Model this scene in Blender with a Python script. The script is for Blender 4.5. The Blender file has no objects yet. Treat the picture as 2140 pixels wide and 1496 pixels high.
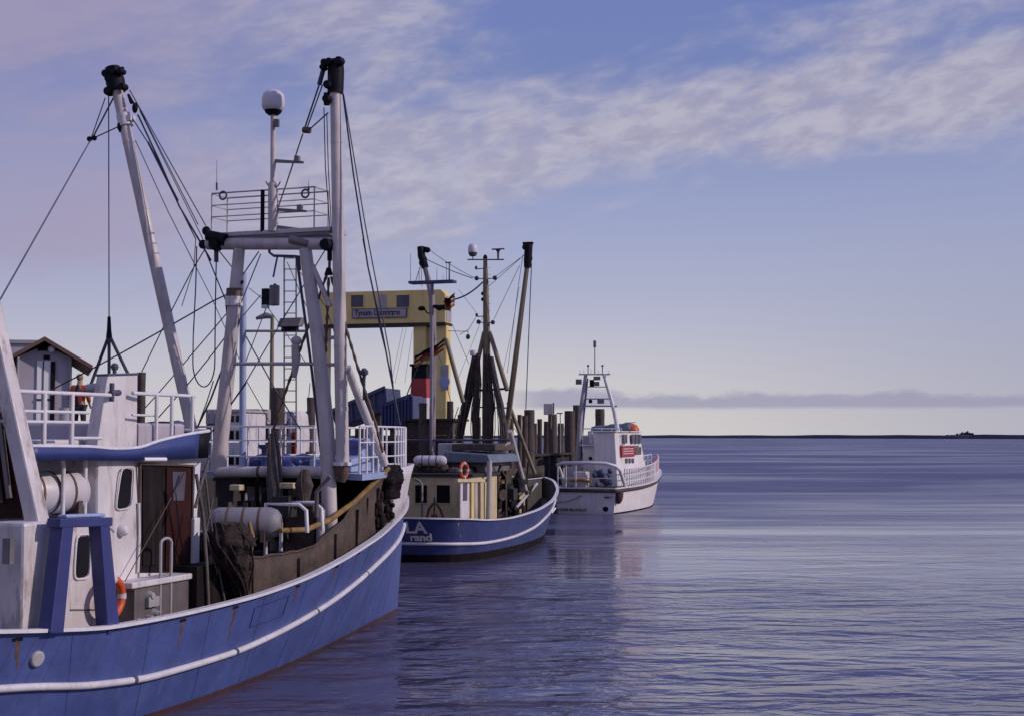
import bpy, bmesh, math, random
from mathutils import Vector, Matrix
random.seed(7)
S = bpy.context.scene
COL = S.collection

# ------------------------------------------------------------------ camera, sky, sun, exposure
EYE = 4.5
PITCH = math.radians(3.12)
FPX = 50 / 36 * 2140
cam = bpy.data.cameras.new('camera')
cam.lens = 50; cam.sensor_width = 36; cam.clip_start = 0.1; cam.clip_end = 30000
co = bpy.data.objects.new('camera', cam); COL.objects.link(co)
co.location = (0, 0, EYE); co.rotation_euler = (math.radians(90) + PITCH, 0, 0)
S.camera = co
S.view_settings.view_transform = 'Standard'; S.view_settings.look = 'None'
S.view_settings.exposure = 0.1; S.view_settings.gamma = 1.0
S.cycles.max_bounces = 6
SUN_AZ, SUN_EL = math.radians(100), math.radians(28)
sun = bpy.data.lights.new('sun', 'SUN'); sun.energy = 2.7; sun.angle = math.radians(1.2); sun.color = (.86, .74, .70)
so = bpy.data.objects.new('sun', sun); COL.objects.link(so)
so.rotation_euler = Vector((-math.sin(SUN_AZ) * math.cos(SUN_EL), -math.cos(SUN_AZ) * math.cos(SUN_EL), -math.sin(SUN_EL))).to_track_quat('-Z', 'Y').to_euler()

W = bpy.data.worlds.new('World'); S.world = W; W.use_nodes = True
class NT:
    """small expression helper for node trees"""
    def __init__(s, tree): s.t = tree; s.n = tree.nodes; s.l = tree.links
    def put(s, sock, v):
        if isinstance(v, bpy.types.NodeSocket): s.l.new(v, sock)
        elif v is not None:
            try: sock.default_value = v
            except Exception: sock.default_value = (*v, 1)
    def m(s, op, a, b=None, c=None, clamp=False):
        n = s.n.new('ShaderNodeMath'); n.operation = op; n.use_clamp = clamp
        for i, v in enumerate((a, b, c)): s.put(n.inputs[i], v)
        return n.outputs[0]
    def comb(s, x, y, z):
        n = s.n.new('ShaderNodeCombineXYZ')
        for i, v in enumerate((x, y, z)): s.put(n.inputs[i], v)
        return n.outputs[0]
    def sep(s, v):
        n = s.n.new('ShaderNodeSeparateXYZ'); s.put(n.inputs[0], v); return n.outputs
    def noise(s, vec, scale=5, detail=4, rough=.55, dist=0, lac=2.0):
        n = s.n.new('ShaderNodeTexNoise'); s.put(n.inputs['Vector'], vec)
        n.inputs['Scale'].default_value = scale; n.inputs['Detail'].default_value = detail
        n.inputs['Roughness'].default_value = rough; n.inputs['Distortion'].default_value = dist
        n.inputs['Lacunarity'].default_value = lac
        return n.outputs[0]
    def mapr(s, v, a, b, c=0, d=1, smooth=True):
        n = s.n.new('ShaderNodeMapRange'); n.interpolation_type = 'SMOOTHSTEP' if smooth else 'LINEAR'
        for i, x in enumerate((v, a, b, c, d)): s.put(n.inputs[i], x)
        return n.outputs[0]
    def mix(s, f, a, b, mode='MIX'):
        n = s.n.new('ShaderNodeMix'); n.data_type = 'RGBA'; n.blend_type = mode
        s.put(n.inputs[0], f); s.put(n.inputs[6], a); s.put(n.inputs[7], b); return n.outputs[2]
    def ramp(s, f, stops):
        n = s.n.new('ShaderNodeValToRGB'); s.put(n.inputs[0], f)
        e = n.color_ramp.elements
        while len(e) < len(stops): e.new(.5)
        for k, (p, c) in enumerate(stops): e[k].position = p; e[k].color = (*c, 1)
        return n.outputs[0]
    def vmul(s, v, sc):
        n = s.n.new('ShaderNodeMapping'); s.put(n.inputs[0], v); n.inputs['Scale'].default_value = sc; return n.outputs[0]

def lin(r, g, b):
    return tuple((c / 255 / 12.92 if c < 10.3 else ((c / 255 + .055) / 1.055) ** 2.4) for c in (r, g, b))

def build_world():
    t = NT(W.node_tree); bg = W.node_tree.nodes['Background']
    sky = t.n.new('ShaderNodeTexSky'); sky.sky_type = 'NISHITA'; sky.sun_disc = False
    sky.sun_elevation = SUN_EL; sky.sun_rotation = SUN_AZ
    tc = t.n.new('ShaderNodeTexCoord'); d = t.sep(tc.outputs['Generated'])
    deg = 57.29578
    az = t.m('MULTIPLY', t.m('ARCTAN2', d[0], d[1]), deg)
    el = t.m('MULTIPLY', t.m('ARCSINE', d[2]), deg)
    base = t.ramp(t.m('DIVIDE', el, 90, clamp=True), [
        (0, lin(195, 190, 191)), (.018, lin(187, 184, 192)), (.05, lin(171, 173, 194)), (.10, lin(147, 155, 190)),
        (.16, lin(112, 126, 175)), (.2, lin(106, 121, 176)), (.4, lin(114, 134, 206)), (1, lin(106, 128, 204))])
    nis = t.mix(1.0, sky.outputs[0], (.004, .004, .005, 1), 'MULTIPLY')
    base = t.mix(1.0, base, nis, 'ADD')
    # the right of the view is a little deeper, the far left a little more violet
    right = t.m('MULTIPLY', t.mapr(az, 4, 24), t.mapr(el, 14, 2))
    base = t.mix(t.m('MULTIPLY', right, .5), base, lin(142, 147, 174))
    left = t.m('MULTIPLY', t.mapr(az, -2, -22), t.mapr(el, 2, 10))
    base = t.mix(t.m('MULTIPLY', left, .35), base, lin(148, 140, 176))
    # warm pale glow low over the boats
    gl = t.m('MULTIPLY', t.m('POWER', 2.718, t.m('MULTIPLY', t.m('POWER', t.m('DIVIDE', t.m('ADD', az, 3), 11), 2), -1)), t.mapr(el, 6, 0))
    base = t.mix(t.m('MULTIPLY', gl, .5), base, lin(216, 212, 204))
    # streaky cloud: noise in (azimuth, elevation) sheared so that the streaks climb to the right
    u = az; v = t.m('SUBTRACT', el, t.m('MULTIPLY', az, .16))
    def cl(su, sv, off, **k):
        return t.noise(t.comb(t.m('MULTIPLY', u, su), t.m('MULTIPLY', v, sv), off), scale=1, **k)
    n1 = cl(.15, .44, 5.3, detail=10, rough=.58, dist=.35)
    n2 = cl(.035, .16, 8.1, detail=3, rough=.5)
    n3 = cl(.62, 1.5, 1.7, detail=6, rough=.6, dist=.3)
    def gauss(c, w, lo=None, hi=None):
        return t.m('POWER', 2.718, t.m('MULTIPLY', t.m('POWER', t.m('DIVIDE', t.m('SUBTRACT', el, c), w), 2), -1))
    line1 = t.m('ADD', 12.0, t.m('MULTIPLY', az, .075))          # the main bank, rising to the right
    bank = gauss(t.m('SUBTRACT', line1, t.mapr(az, 4, -10, 0, 1.9)), t.mapr(az, 6, -4, 2.3, 3.6))
    bank = t.m('MULTIPLY', bank, t.mapr(az, -26, -10, .8, 1.12))
    line2 = t.m('ADD', 13.3, t.m('MULTIPLY', az, .2))
    bank2 = t.m('MULTIPLY', gauss(line2, 1.6), t.mapr(az, 6, 14))
    veil = t.m('MULTIPLY', t.mapr(az, -3, -15), t.mapr(el, 5, 8))
    low = t.m('MULTIPLY', t.m('MULTIPLY', gauss(7.3, 1.8), t.mapr(az, 3, -8)), .6)
    up = t.m('MULTIPLY', t.m('MULTIPLY', gauss(16, 2.5), t.mapr(az, 6, -6)), .75)
    high = t.m('MULTIPLY', t.mapr(el, 19, 30), .35)
    mask = t.m('MAXIMUM', t.m('MAXIMUM', bank, bank2), t.m('MAXIMUM', t.m('MAXIMUM', low, up), t.m('MAXIMUM', t.m('MULTIPLY', veil, .8), high)))
    dens = t.m('ADD', t.m('ADD', t.m('MULTIPLY', n1, 1.1), t.m('MULTIPLY', n3, .22)), t.m('MULTIPLY', n2, .40))
    dens = t.m('ADD', dens, t.m('MULTIPLY', mask, .46))
    alpha = t.mapr(dens, .96, 1.42)
    alpha = t.m('MULTIPLY', alpha, t.mapr(el, 2.6, 5.5))
    ccol = t.mix(t.mapr(n3, .35, .65), lin(166, 160, 178), lin(190, 184, 194))
    ccol = t.mix(t.mapr(az, -4, -18), ccol, lin(160, 150, 176))
    sky1 = t.mix(t.m('MULTIPLY', alpha, .72), base, ccol)
    # low stratus bank near the horizon on the right
    ns = t.noise(t.comb(t.m('MULTIPLY', az, .55), t.m('MULTIPLY', el, 1.2), 4.4), scale=1, detail=6, rough=.6)
    top = t.m('ADD', t.m('ADD', 1.22, t.m('MULTIPLY', ns, 1.0)), t.m('MULTIPLY', t.mapr(az, 5, 2), .25))
    sa = t.m('MULTIPLY', t.mapr(t.m('SUBTRACT', top, el), -.05, .28), t.mapr(t.m('ADD', el, t.m('MULTIPLY', ns, .15)), 1.06, 1.30))
    sa = t.m('MULTIPLY', sa, t.mapr(az, -1, 1.5))
    sky2 = t.mix(t.m('MULTIPLY', sa, .75), sky1, lin(148, 147, 172))
    # below the horizon: same as the haze at the horizon
    t.put(bg.inputs[0], sky2); bg.inputs[1].default_value = 1.0
build_world()

# ------------------------------------------------------------------ frames (a boat's own axes: x starboard, y forward, z up)
CAMP = Vector((0, 0, EYE))
def ray(px, py):
    a, b = (px - 1070) / FPX, (748 - py) / FPX
    return Vector((a, math.cos(PITCH) - b * math.sin(PITCH), math.sin(PITCH) + b * math.cos(PITCH)))
class Frame:
    def __init__(s, ox, oy, th):
        s.o = Vector((ox, oy, 0)); s.th = math.radians(th)
        s.X = Vector((math.cos(s.th), -math.sin(s.th), 0)); s.Y = Vector((math.sin(s.th), math.cos(s.th), 0))
    def loc(s, w):
        d = Vector(w) - s.o; return Vector((d.dot(s.X), d.dot(s.Y), d.z))
    def world(s, p): return s.o + s.X * p[0] + s.Y * p[1] + Vector((0, 0, p[2]))
    def at(s, px, py, **k):
        """the point on plane x=, y=, z= (own axes) or at depth D= seen along that sight line"""
        r = ray(px, py); (a, val), = k.items()
        rl = Vector((r.dot(s.X), r.dot(s.Y), r.z)); cl = s.loc(CAMP)
        if a == 'D': t = val / r.y
        else:
            i = 'xyz'.index(a); t = (val - cl[i]) / rl[i]
        return cl + rl * t

# ------------------------------------------------------------------ mesh helpers
def V(*a): return Vector(a)
class MB:
    def __init__(s): s.v = []; s.f = []; s.sm = []
    def add(s, vs, fs, smooth=False):
        o = len(s.v); s.v += [Vector(p) for p in vs]; s.f += [[i + o for i in f] for f in fs]; s.sm += [smooth] * len(fs); return s
    def box(s, x0, x1, y0, y1, z0, z1):
        vs = [(x, y, z) for z in (z0, z1) for y in (y0, y1) for x in (x0, x1)]
        return s.add(vs, [(0, 2, 3, 1), (4, 5, 7, 6), (0, 1, 5, 4), (2, 6, 7, 3), (0, 4, 6, 2), (1, 3, 7, 5)])
    def bar(s, p, q, w, h=None, up=(0, 0, 1), w2=None, h2=None):
        p, q = Vector(p), Vector(q); h = h or w; d = (q - p).normalized(); u = Vector(up)
        a = d.cross(u)
        if a.length < 1e-4: a = d.cross(Vector((0, 1, 0)))
        a.normalize(); b = a.cross(d); vs = []
        for c, ww, hh in ((p, w, h), (q, w2 or w, h2 or h)):
            vs += [c + a * (i * ww / 2) + b * (j * hh / 2) for i, j in ((-1, -1), (1, -1), (1, 1), (-1, 1))]
        return s.add(vs, [(0, 1, 2, 3), (7, 6, 5, 4), (0, 4, 5, 1), (1, 5, 6, 2), (2, 6, 7, 3), (3, 7, 4, 0)])
    def path(s, pts, r, n=8, cap=True, smooth=True):
        pts = [Vector(p) for p in pts]; N = len(pts)
        rs = r if isinstance(r, (list, tuple)) else [r] * N
        vs = []; ref = None
        for i, p in enumerate(pts):
            d = (pts[min(i + 1, N - 1)] - pts[max(i - 1, 0)]).normalized()
            if ref is None: ref = Vector((0, 0, 1)) if abs(d.z) < .9 else Vector((1, 0, 0))
            a = d.cross(ref).normalized(); b = d.cross(a).normalized(); ref = -b if False else a.cross(d) * 1.0
            for k in range(n):
                t = 2 * math.pi * k / n; vs.append(p + (a * math.cos(t) + b * math.sin(t)) * rs[i])
        fs = [(i * n + k, i * n + (k + 1) % n, (i + 1) * n + (k + 1) % n, (i + 1) * n + k) for i in range(N - 1) for k in range(n)]
        s.add(vs, fs, smooth)
        if cap: s.add(vs[:n], [tuple(range(n))][::1]); s.add(vs[-n:], [tuple(range(n))[::-1]])
        return s
    def tube(s, p, q, r, r2=None, n=10): return s.path([p, q], [r, r if r2 is None else r2], n)
    def lathe(s, c, prof, n=20, axis=(0, 0, 1), smooth=True):
        c = Vector(c); ax = Vector(axis).normalized(); a = ax.orthogonal().normalized(); b = ax.cross(a); vs = []
        for (r, h) in prof:
            for k in range(n):
                t = 2 * math.pi * k / n; vs.append(c + ax * h + (a * math.cos(t) + b * math.sin(t)) * r)
        m = len(prof)
        s.add(vs, [(i * n + k, i * n + (k + 1) % n, (i + 1) * n + (k + 1) % n, (i + 1) * n + k) for i in range(m - 1) for k in range(n)], smooth)
        s.add(vs[:n], [tuple(range(n))[::-1]]); s.add(vs[-n:], [tuple(range(n))]); return s
    def ball(s, c, r, n=12, sc=(1, 1, 1)):
        c = Vector(c); vs = [c + Vector((0, 0, -r * sc[2]))]; m = n // 2
        for i in range(1, m):
            ph = -math.pi / 2 + math.pi * i / m
            for k in range(n):
                t = 2 * math.pi * k / n
                vs.append(c + Vector((r * sc[0] * math.cos(ph) * math.cos(t), r * sc[1] * math.cos(ph) * math.sin(t), r * sc[2] * math.sin(ph))))
        vs.append(c + Vector((0, 0, r * sc[2]))); fs = []
        for k in range(n): fs.append((0, 1 + (k + 1) % n, 1 + k))
        for i in range(m - 2):
            for k in range(n):
                a = 1 + i * n; fs.append((a + k, a + (k + 1) % n, a + n + (k + 1) % n, a + n + k))
        L = len(vs) - 1; a = 1 + (m - 2) * n
        for k in range(n): fs.append((a + k, a + (k + 1) % n, L))
        return s.add(vs, fs, True)
    def prism(s, poly, vec):
        poly = [Vector(p) for p in poly]; vec = Vector(vec); n = len(poly)
        return s.add(poly + [p + vec for p in poly], [tuple(range(n))[::-1], tuple(range(n, 2 * n))] + [(i, (i + 1) % n, n + (i + 1) % n, n + i) for i in range(n)])
    def grid(s, rows, smooth=True, closed=False):
        n = len(rows[0]); vs = [p for r in rows for p in r]
        fs = [(i * n + k, i * n + (k + 1) % n, (i + 1) * n + (k + 1) % n, (i + 1) * n + k) for i in range(len(rows) - 1) for k in range(n if closed else n - 1)]
        return s.add(vs, fs, smooth)
    def torus(s, c, R, r, axis=(0, 1, 0), n=24, m=8, a0=0, a1=2 * math.pi):
        c = Vector(c); ax = Vector(axis).normalized(); a = ax.orthogonal().normalized(); b = ax.cross(a)
        full = abs(a1 - a0) > 6.28; N = n if full else n + 1; vs = []
        for i in range(N):
            t = a0 + (a1 - a0) * i / n; d = a * math.cos(t) + b * math.sin(t)
            for k in range(m):
                p = 2 * math.pi * k / m; vs.append(c + d * (R + r * math.cos(p)) + ax * r * math.sin(p))
        fs = [(i * m + k, i * m + (k + 1) % m, ((i + 1) % N) * m + (k + 1) % m, ((i + 1) % N) * m + k) for i in range(n) for k in range(m)]
        return s.add(vs, fs, True)
    def build(s, name, mat, parent=None, bevel=0, solid=0, sub=0):
        me = bpy.data.meshes.new(name); me.from_pydata([tuple(p) for p in s.v], [], s.f)
        me.polygons.foreach_set('use_smooth', s.sm); me.update()
        bm = bmesh.new(); bm.from_mesh(me); bmesh.ops.recalc_face_normals(bm, faces=bm.faces); bm.to_mesh(me); bm.free()
        me.materials.append(mat)
        o = bpy.data.objects.new(name, me); COL.objects.link(o); o.parent = parent
        if solid:
            m = o.modifiers.new('solid', 'SOLIDIFY'); m.thickness = solid; m.offset = 0
        if bevel:
            m = o.modifiers.new('bevel', 'BEVEL'); m.width = bevel; m.segments = 2; m.limit_method = 'ANGLE'
        return o

def tag(o, label=None, cat=None, group=None, kind=None):
    if label: o['label'] = label
    if cat: o['category'] = cat
    if group: o['group'] = group
    if kind: o['kind'] = kind
    return o
def thing(name, frame, label, cat, group=None):
    o = bpy.data.objects.new(name, None); COL.objects.link(o); o.empty_display_size = .3
    o.location = frame.o; o.rotation_euler = (0, 0, -frame.th)
    return tag(o, label, cat, group)
def sag(p, q, s=0, n=10):
    p, q = Vector(p), Vector(q)
    return [p.lerp(q, i / n) - Vector((0, 0, s * 4 * (i / n) * (1 - i / n))) for i in range(n + 1)]
def text_mesh(name, body, size, mat, parent, origin, xdir, updir, thick=.006, bold=.0, squash=1.0):
    cu = bpy.data.curves.new(name, 'FONT'); cu.body = body; cu.size = size; cu.extrude = thick; cu.offset = bold
    o = bpy.data.objects.new(name, cu); COL.objects.link(o)
    dg = bpy.context.evaluated_depsgraph_get(); me = bpy.data.meshes.new_from_object(o.evaluated_get(dg))
    bpy.data.objects.remove(o); bpy.data.curves.remove(cu)
    x = Vector(xdir).normalized(); z = Vector(updir).normalized(); n = x.cross(z)
    M = Matrix((x * squash, z, n)).transposed()
    me.transform(Matrix.Translation(Vector(origin)) @ M.to_4x4())
    me.materials.clear(); me.materials.append(mat)
    r = bpy.data.objects.new(name, me); COL.objects.link(r); r.parent = parent
    return r

# ------------------------------------------------------------------ materials
def paint(name, rgb, rough=.5, var=.25, dirt=.25, rust=0, dirtc=(.06, .045, .04), metal=0, sc=1.0, bump=0, streak=True):
    m = bpy.data.materials.new(name); m.use_nodes = True; t = NT(m.node_tree); b = m.node_tree.nodes['Principled BSDF']
    tc = t.n.new('ShaderNodeTexCoord').outputs['Object']
    n = t.noise(tc, 1.3 * sc, 6, .6)
    f = t.mapr(n, .3, .7, 1 - var, 1 + var * .6, False)
    c = t.mix(1, (*rgb, 1), t.comb(f, f, f), 'MULTIPLY')
    if dirt:
        d = t.noise(t.vmul(tc, (5 * sc, 5 * sc, (.55 if streak else 5) * sc)), 1, 5, .65)
        c = t.mix(t.m('MULTIPLY', t.mapr(d, .5, .74), dirt), c, (*dirtc, 1))
    if rust:
        r = t.noise(t.vmul(tc, (3.2 * sc, 3.2 * sc, .9 * sc)), 1.6, 8, .7)
        c = t.mix(t.m('MULTIPLY', t.mapr(r, .53, .66), rust), c, (.11, .042, .018, 1))
    t.put(b.inputs['Base Color'], c); b.inputs['Metallic'].default_value = metal
    t.put(b.inputs['Roughness'], t.mapr(t.noise(tc, 4 * sc, 4), .3, .7, max(.05, rough - .12), min(1, rough + .15), False))
    if bump:
        bn = t.n.new('ShaderNodeBump'); bn.inputs['Distance'].default_value = bump; bn.inputs['Strength'].default_value = .7
        t.put(bn.inputs['Height'], t.noise(tc, 9 * sc, 6, .65)); t.put(b.inputs['Normal'], bn.outputs[0])
    return m
M = {}
M['hull_blue'] = paint('hull_blue', (.062, .090, .262), .48, .25, .35, .12, (.12, .15, .28), bump=.01)
M['trim_blue'] = paint('trim_blue', (.030, .048, .18), .45, .2, .25, .05)
M['gallows_blue'] = paint('gallows_blue', (.030, .038, .155), .45, .2, .3, .05)
M['dark_blue'] = paint('dark_blue', (.022, .030, .15), .45, .25, .3, .08)
M['boat2_blue'] = paint('boat2_blue', (.034, .048, .155), .42, .25, .3, .08, (.05, .06, .12))
M['white'] = paint('white_paint', (.62, .58, .575), .45, .14, .55, .45, (.30, .24, .20), bump=.006)
M['white_rail'] = paint('white_rail', (.66, .63, .64), .4, .1, .25, .15, (.35, .28, .24), sc=2)
M['strake'] = paint('strake_white', (.60, .57, .59), .5, .15, .35, .12, (.25, .22, .22), sc=1.5, streak=False)
M['spar'] = paint('spar_paint', (.50, .44, .42), .5, .18, .45, .25, (.20, .15, .13))
M['spar_grey'] = paint('spar_grey', (.42, .38, .37), .55, .2, .45, .3, (.15, .11, .10))
M['cream'] = paint('cream_paint', (.56, .46, .27), .5, .15, .35, .25, (.22, .15, .10))
M['yellow'] = paint('yellow_paint', (.72, .55, .20), .5, .12, .25, .12, (.20, .12, .05), sc=.7)
M['ochre'] = paint('ochre_spar', (.19, .148, .085), .55, .25, .4, .2, (.08, .06, .05))
M['black'] = paint('black_iron', (.006, .006, .011), .6, .3, .15, .1, (.02, .014, .014))
M['rope'] = paint('rope_dark', (.070, .068, .105), .8, .3, 0)
M['rope_brown'] = paint('rope_brown', (.12, .075, .045), .85, .35, .3, streak=False)
M['wire_blue'] = paint('wire_green', (.05, .09, .14), .7, .3, 0)
M['maroon'] = paint('maroon', (.034, .008, .007), .5, .4, .4, 0, (.012, .004, .004))
M['wood'] = paint('brown_wood', (.10, .062, .046), .55, .35, .35, 0, (.05, .02, .01))
M['brown_wall'] = paint('brown_wall', (.075, .050, .038), .8, .5, .75, .35, (.022, .015, .012), bump=.04, streak=False, sc=1.6)
M['dark'] = paint('dark_interior', (.012, .008, .009), .8, .4, .3)
M['glass'] = paint('dark_glass', (.010, .008, .010), .08, .3, 0)
M['pane'] = paint('grey_pane', (.10, .09, .12), .15, .3, 0)
M['net'] = paint('brown_net', (.085, .062, .052), .95, .5, .5, 0, (.012, .008, .008), sc=2.5, bump=.06, streak=False)
M['net_grey'] = paint('grey_net', (.13, .11, .105), .95, .4, .5, 0, (.03, .025, .025), sc=2.5, bump=.05, streak=False)
M['raft'] = paint('raft_white', (.56, .52, .545), .45, .12, .3, .05, (.28, .22, .20))
M['grey'] = paint('grey_metal', (.17, .155, .16), .5, .3, .45, .3, (.05, .04, .04))
M['grey_light'] = paint('grey_light', (.36, .34, .35), .55, .2, .4, .1, (.15, .13, .13))
M['orange'] = paint('orange', (.56, .085, .022), .5, .2, .25)
M['red'] = paint('red', (.36, .025, .022), .5, .2, .25)
M['antifoul'] = paint('antifouling', (.065, .026, .028), .7, .35, .4)
M['timber'] = paint('pile_timber', (.085, .060, .052), .9, .4, .6, 0, (.025, .018, .018), bump=.05)
M['timber_wet'] = paint('pile_wet', (.022, .018, .018), .6, .4, .4, 0, (.01, .012, .008), bump=.05)
M['quay_wall'] = paint('quay_wall', (.030, .024, .024), .8, .4, .6, .3, (.012, .012, .010), bump=.03)
M['asphalt'] = paint('quay_asphalt', (.085, .08, .085), .9, .25, .4, 0, streak=False, sc=.5)
M['slate_blue'] = paint('slate_blue', (.060, .075, .145), .6, .25, .45, .1, (.03, .03, .05))
M['light_blue'] = paint('light_blue', (.30, .36, .54), .45, .15, .3, .1, (.2, .2, .25))
M['plaster'] = paint('plaster', (.42, .38, .43), .85, .12, .3, 0, (.13, .11, .12))
for _k in ('glass', 'pane', 'maroon', 'dark', 'black'): M[_k].node_tree.nodes['Principled BSDF'].inputs['Specular IOR Level'].default_value = .15
M['roof'] = paint('roof_brown', (.15, .085, .065), .8, .3, .4)
M['white_letter'] = paint('letter_white', (.66, .60, .52), .6, .2, .25, sc=3)
M['black_letter'] = paint('letter_black', (.02, .018, .025), .6, .2, 0)
M['gold_rope'] = paint('gold_rope', (.24, .14, .045), .85, .4, .3, streak=False, sc=3)
M['olive'] = paint('olive', (.052, .047, .034), .85, .45, .5, .2, (.015, .015, .01), bump=.02)
M['teal'] = paint('teal', (.12, .15, .19), .5, .3, .4, .1)
M['skin'] = paint('skin', (.40, .24, .17), .6, .1, 0)
M['hair'] = paint('hair', (.24, .19, .11), .8, .3, 0, sc=10)
M['trousers'] = paint('trousers', (.035, .035, .03), .85, .3, .2)
M['lamp_on'] = paint('lamp_cover', (.80, .78, .78), .3, .05, 0)
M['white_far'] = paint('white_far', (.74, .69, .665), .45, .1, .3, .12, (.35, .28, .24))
M['flag_red'] = paint('flag_red', (.20, .022, .02), .8, .25, .3)
M['sign_grey'] = paint('sign_grey', (.34, .30, .34), .6, .2, .4, .1)
M['tarp_brown'] = paint('tarp_brown', (.034, .019, .015), .9, .5, .5, 0, (.012, .008, .007), sc=2.5, bump=.05, streak=False)
M['white_stained'] = paint('white_stained', (.58, .53, .52), .5, .18, .75, .5, (.25, .185, .14), bump=.008)
M['rust'] = paint('rust', (.13, .065, .045), .85, .5, .4, 0, (.06, .05, .10), sc=4)
M['wheel_dark'] = paint('wheelhouse_dark', (.13, .11, .11), .6, .35, .5, .3, (.04, .03, .03))
M['boom_mauve'] = paint('boom_mauve', (.24, .205, .23), .55, .25, .5, .25, (.08, .06, .06))
M['dull_grey'] = paint('dull_grey', (.24, .22, .24), .5, .25, .5, .35, (.09, .07, .06))
M['scuff'] = paint('scuff', (.11, .115, .27), .6, .3, 0)
M['gold'] = paint('flag_gold', (.34, .15, .035), .8, .2, .2)
M['tail_red'] = paint('tail_lamp', (.40, .02, .02), .25, .2, 0)

# ------------------------------------------------------------------ water, sea bed of the view, far shore
def water_material():
    m = bpy.data.materials.new('harbour_water'); m.use_nodes = True; t = NT(m.node_tree); b = m.node_tree.nodes['Principled BSDF']
    g = t.n.new('ShaderNodeNewGeometry').outputs['Position']
    p = t.sep(g)
    b.inputs['Base Color'].default_value = (.080, .075, .138, 1)
    b.inputs['IOR'].default_value = 1.36
    b.inputs['Specular Tint'].default_value = (.76, .84, 1.0, 1)
    # cat's paws: wide patches where the breeze roughens the surface, calmer water in the middle distance
    warp = t.noise(t.vmul(g, (.010, .020, .01)), 1, 4, .6)
    big = t.noise(t.vmul(g, (.013, .036, .012)), 1, 5, .6, .8)
    yy = t.m('ADD', p[1], t.m('MULTIPLY', t.m('SUBTRACT', warp, .5), 60))
    calm = t.m('MULTIPLY', t.mapr(yy, 30, 48), t.mapr(yy, 105, 70))
    far = t.mapr(yy, 85, 170)
    amp = t.m('SUBTRACT', t.m('ADD', t.mapr(big, .42, .58, .25, 1.3), t.m('MULTIPLY', far, .45)), t.m('MULTIPLY', calm, .34))
    slick = t.noise(t.vmul(g, (.05, .11, .05)), 1, 3, .55, 1.0)
    amp = t.m('MULTIPLY', amp, t.mapr(slick, .38, .60, .45, 1.25))
    amp = t.m('MAXIMUM', amp, .12)
    w1 = t.noise(t.vmul(g, (.20, .40, .3)), 1, 3, .5, .6)
    w2 = t.noise(t.vmul(g, (.62, 1.25, 1)), 1, 3, .5, .6)
    w3 = t.noise(t.vmul(g, (3.2, 5.0, 3)), 1, 3, .5, .3)
    w1, w2, w3 = (t.m('SUBTRACT', q, .5) for q in (w1, w2, w3))
    nearf = t.mapr(p[1], 75, 26, .22, 1)
    h = t.m('ADD', t.m('MULTIPLY', w1, t.m('MULTIPLY', nearf, .95)), t.m('ADD', t.m('MULTIPLY', w2, t.m('MULTIPLY', nearf, .50)), t.m('MULTIPLY', w3, t.mapr(p[1], 90, 30, .02, .05))))
    h = t.m('MULTIPLY', h, amp)
    bn = t.n.new('ShaderNodeBump'); bn.inputs['Strength'].default_value = 1.0; bn.inputs['Distance'].default_value = .62
    t.put(bn.inputs['Height'], h); t.put(b.inputs['Normal'], bn.outputs[0])
    # ripples too small to model one by one: their slopes become roughness, less of it in the calm patches
    fine = t.noise(t.vmul(g, (.06, .35, .1)), 1, 5, .65, .4)
    farr = t.m('ADD', t.m('ADD', t.mapr(big, .40, .62, .30, .54), t.m('MULTIPLY', calm, -.27)), t.mapr(fine, .3, .7, -.07, .07))
    nr = t.mapr(amp, .2, 1.4, .05, .10)
    k = t.mapr(p[1], 26, 80)
    t.put(b.inputs['Roughness'], t.m('ADD', t.m('MULTIPLY', nr, t.m('SUBTRACT', 1.0, k)), t.m('MULTIPLY', farr, k)))
    return m
w = MB(); w.add([(-9000, -300, 0), (9000, -300, 0), (9000, 14000, 0), (-9000, 14000, 0)], [(0, 1, 2, 3)])
tag(w.build('water', water_material()), kind='structure')

def far_shore():
    m = paint('far_shore', (.020, .024, .055), .95, .3, 0, sc=.01)
    pts = []
    b = MB(); a0, a1, n = -24, 24, 60; rows = []
    for i in range(n + 1):
        a = math.radians(a0 + (a1 - a0) * i / n)
        D = 4000 - 2100 * (i / n) ** 1.2
        hgt = 4.4 + 1.7 * (i / n) + .45 * math.sin(i * 1.7) + .5 * max(0, math.sin(i * .83 + 1))
        d = Vector((math.sin(a), math.cos(a), 0))
        rows.append([d * (D - 14), d * D + Vector((0, 0, hgt)), d * (D + 5) + Vector((0, 0, hgt)), d * (D + 300) + Vector((0, 0, .5))])
    b.grid(rows, False)
    tag(b.build('far_shore', m), kind='structure')
    # clump of trees on a low island
    fm = paint('tree_foliage', (.020, .030, .028), .9, .4, 0, sc=.5)
    f = MB(); rnd = random.Random(4)
    c = Vector((682, 2140, 0))
    for k in range(90):
        x = rnd.gauss(0, 8.5); hh = max(1.5, 8.5 * math.exp(-(x / 13) ** 2) * rnd.uniform(.6, 1.1))
        f.ball(c + Vector((x, rnd.uniform(-6, 6), 3.5 + hh * rnd.uniform(.2, .85))), rnd.uniform(.9, 2.0), 6, (1, 1, rnd.uniform(.8, 1.4)))
    for k in range(40):
        x = rnd.uniform(-30, 26); f.ball(c + Vector((x, rnd.uniform(-4, 4), 5.3)), rnd.uniform(.8, 1.5), 6, (1.6, 1, .8))
    tag(f.build('woodland', fm), kind='stuff')
    f2 = MB(); 
    f2.lathe(c, [(40, -1), (36, 3), (30, 5.4), (10, 5.9)], 24)
    tag(f2.build('island', m), kind='structure')
far_shore()

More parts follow.
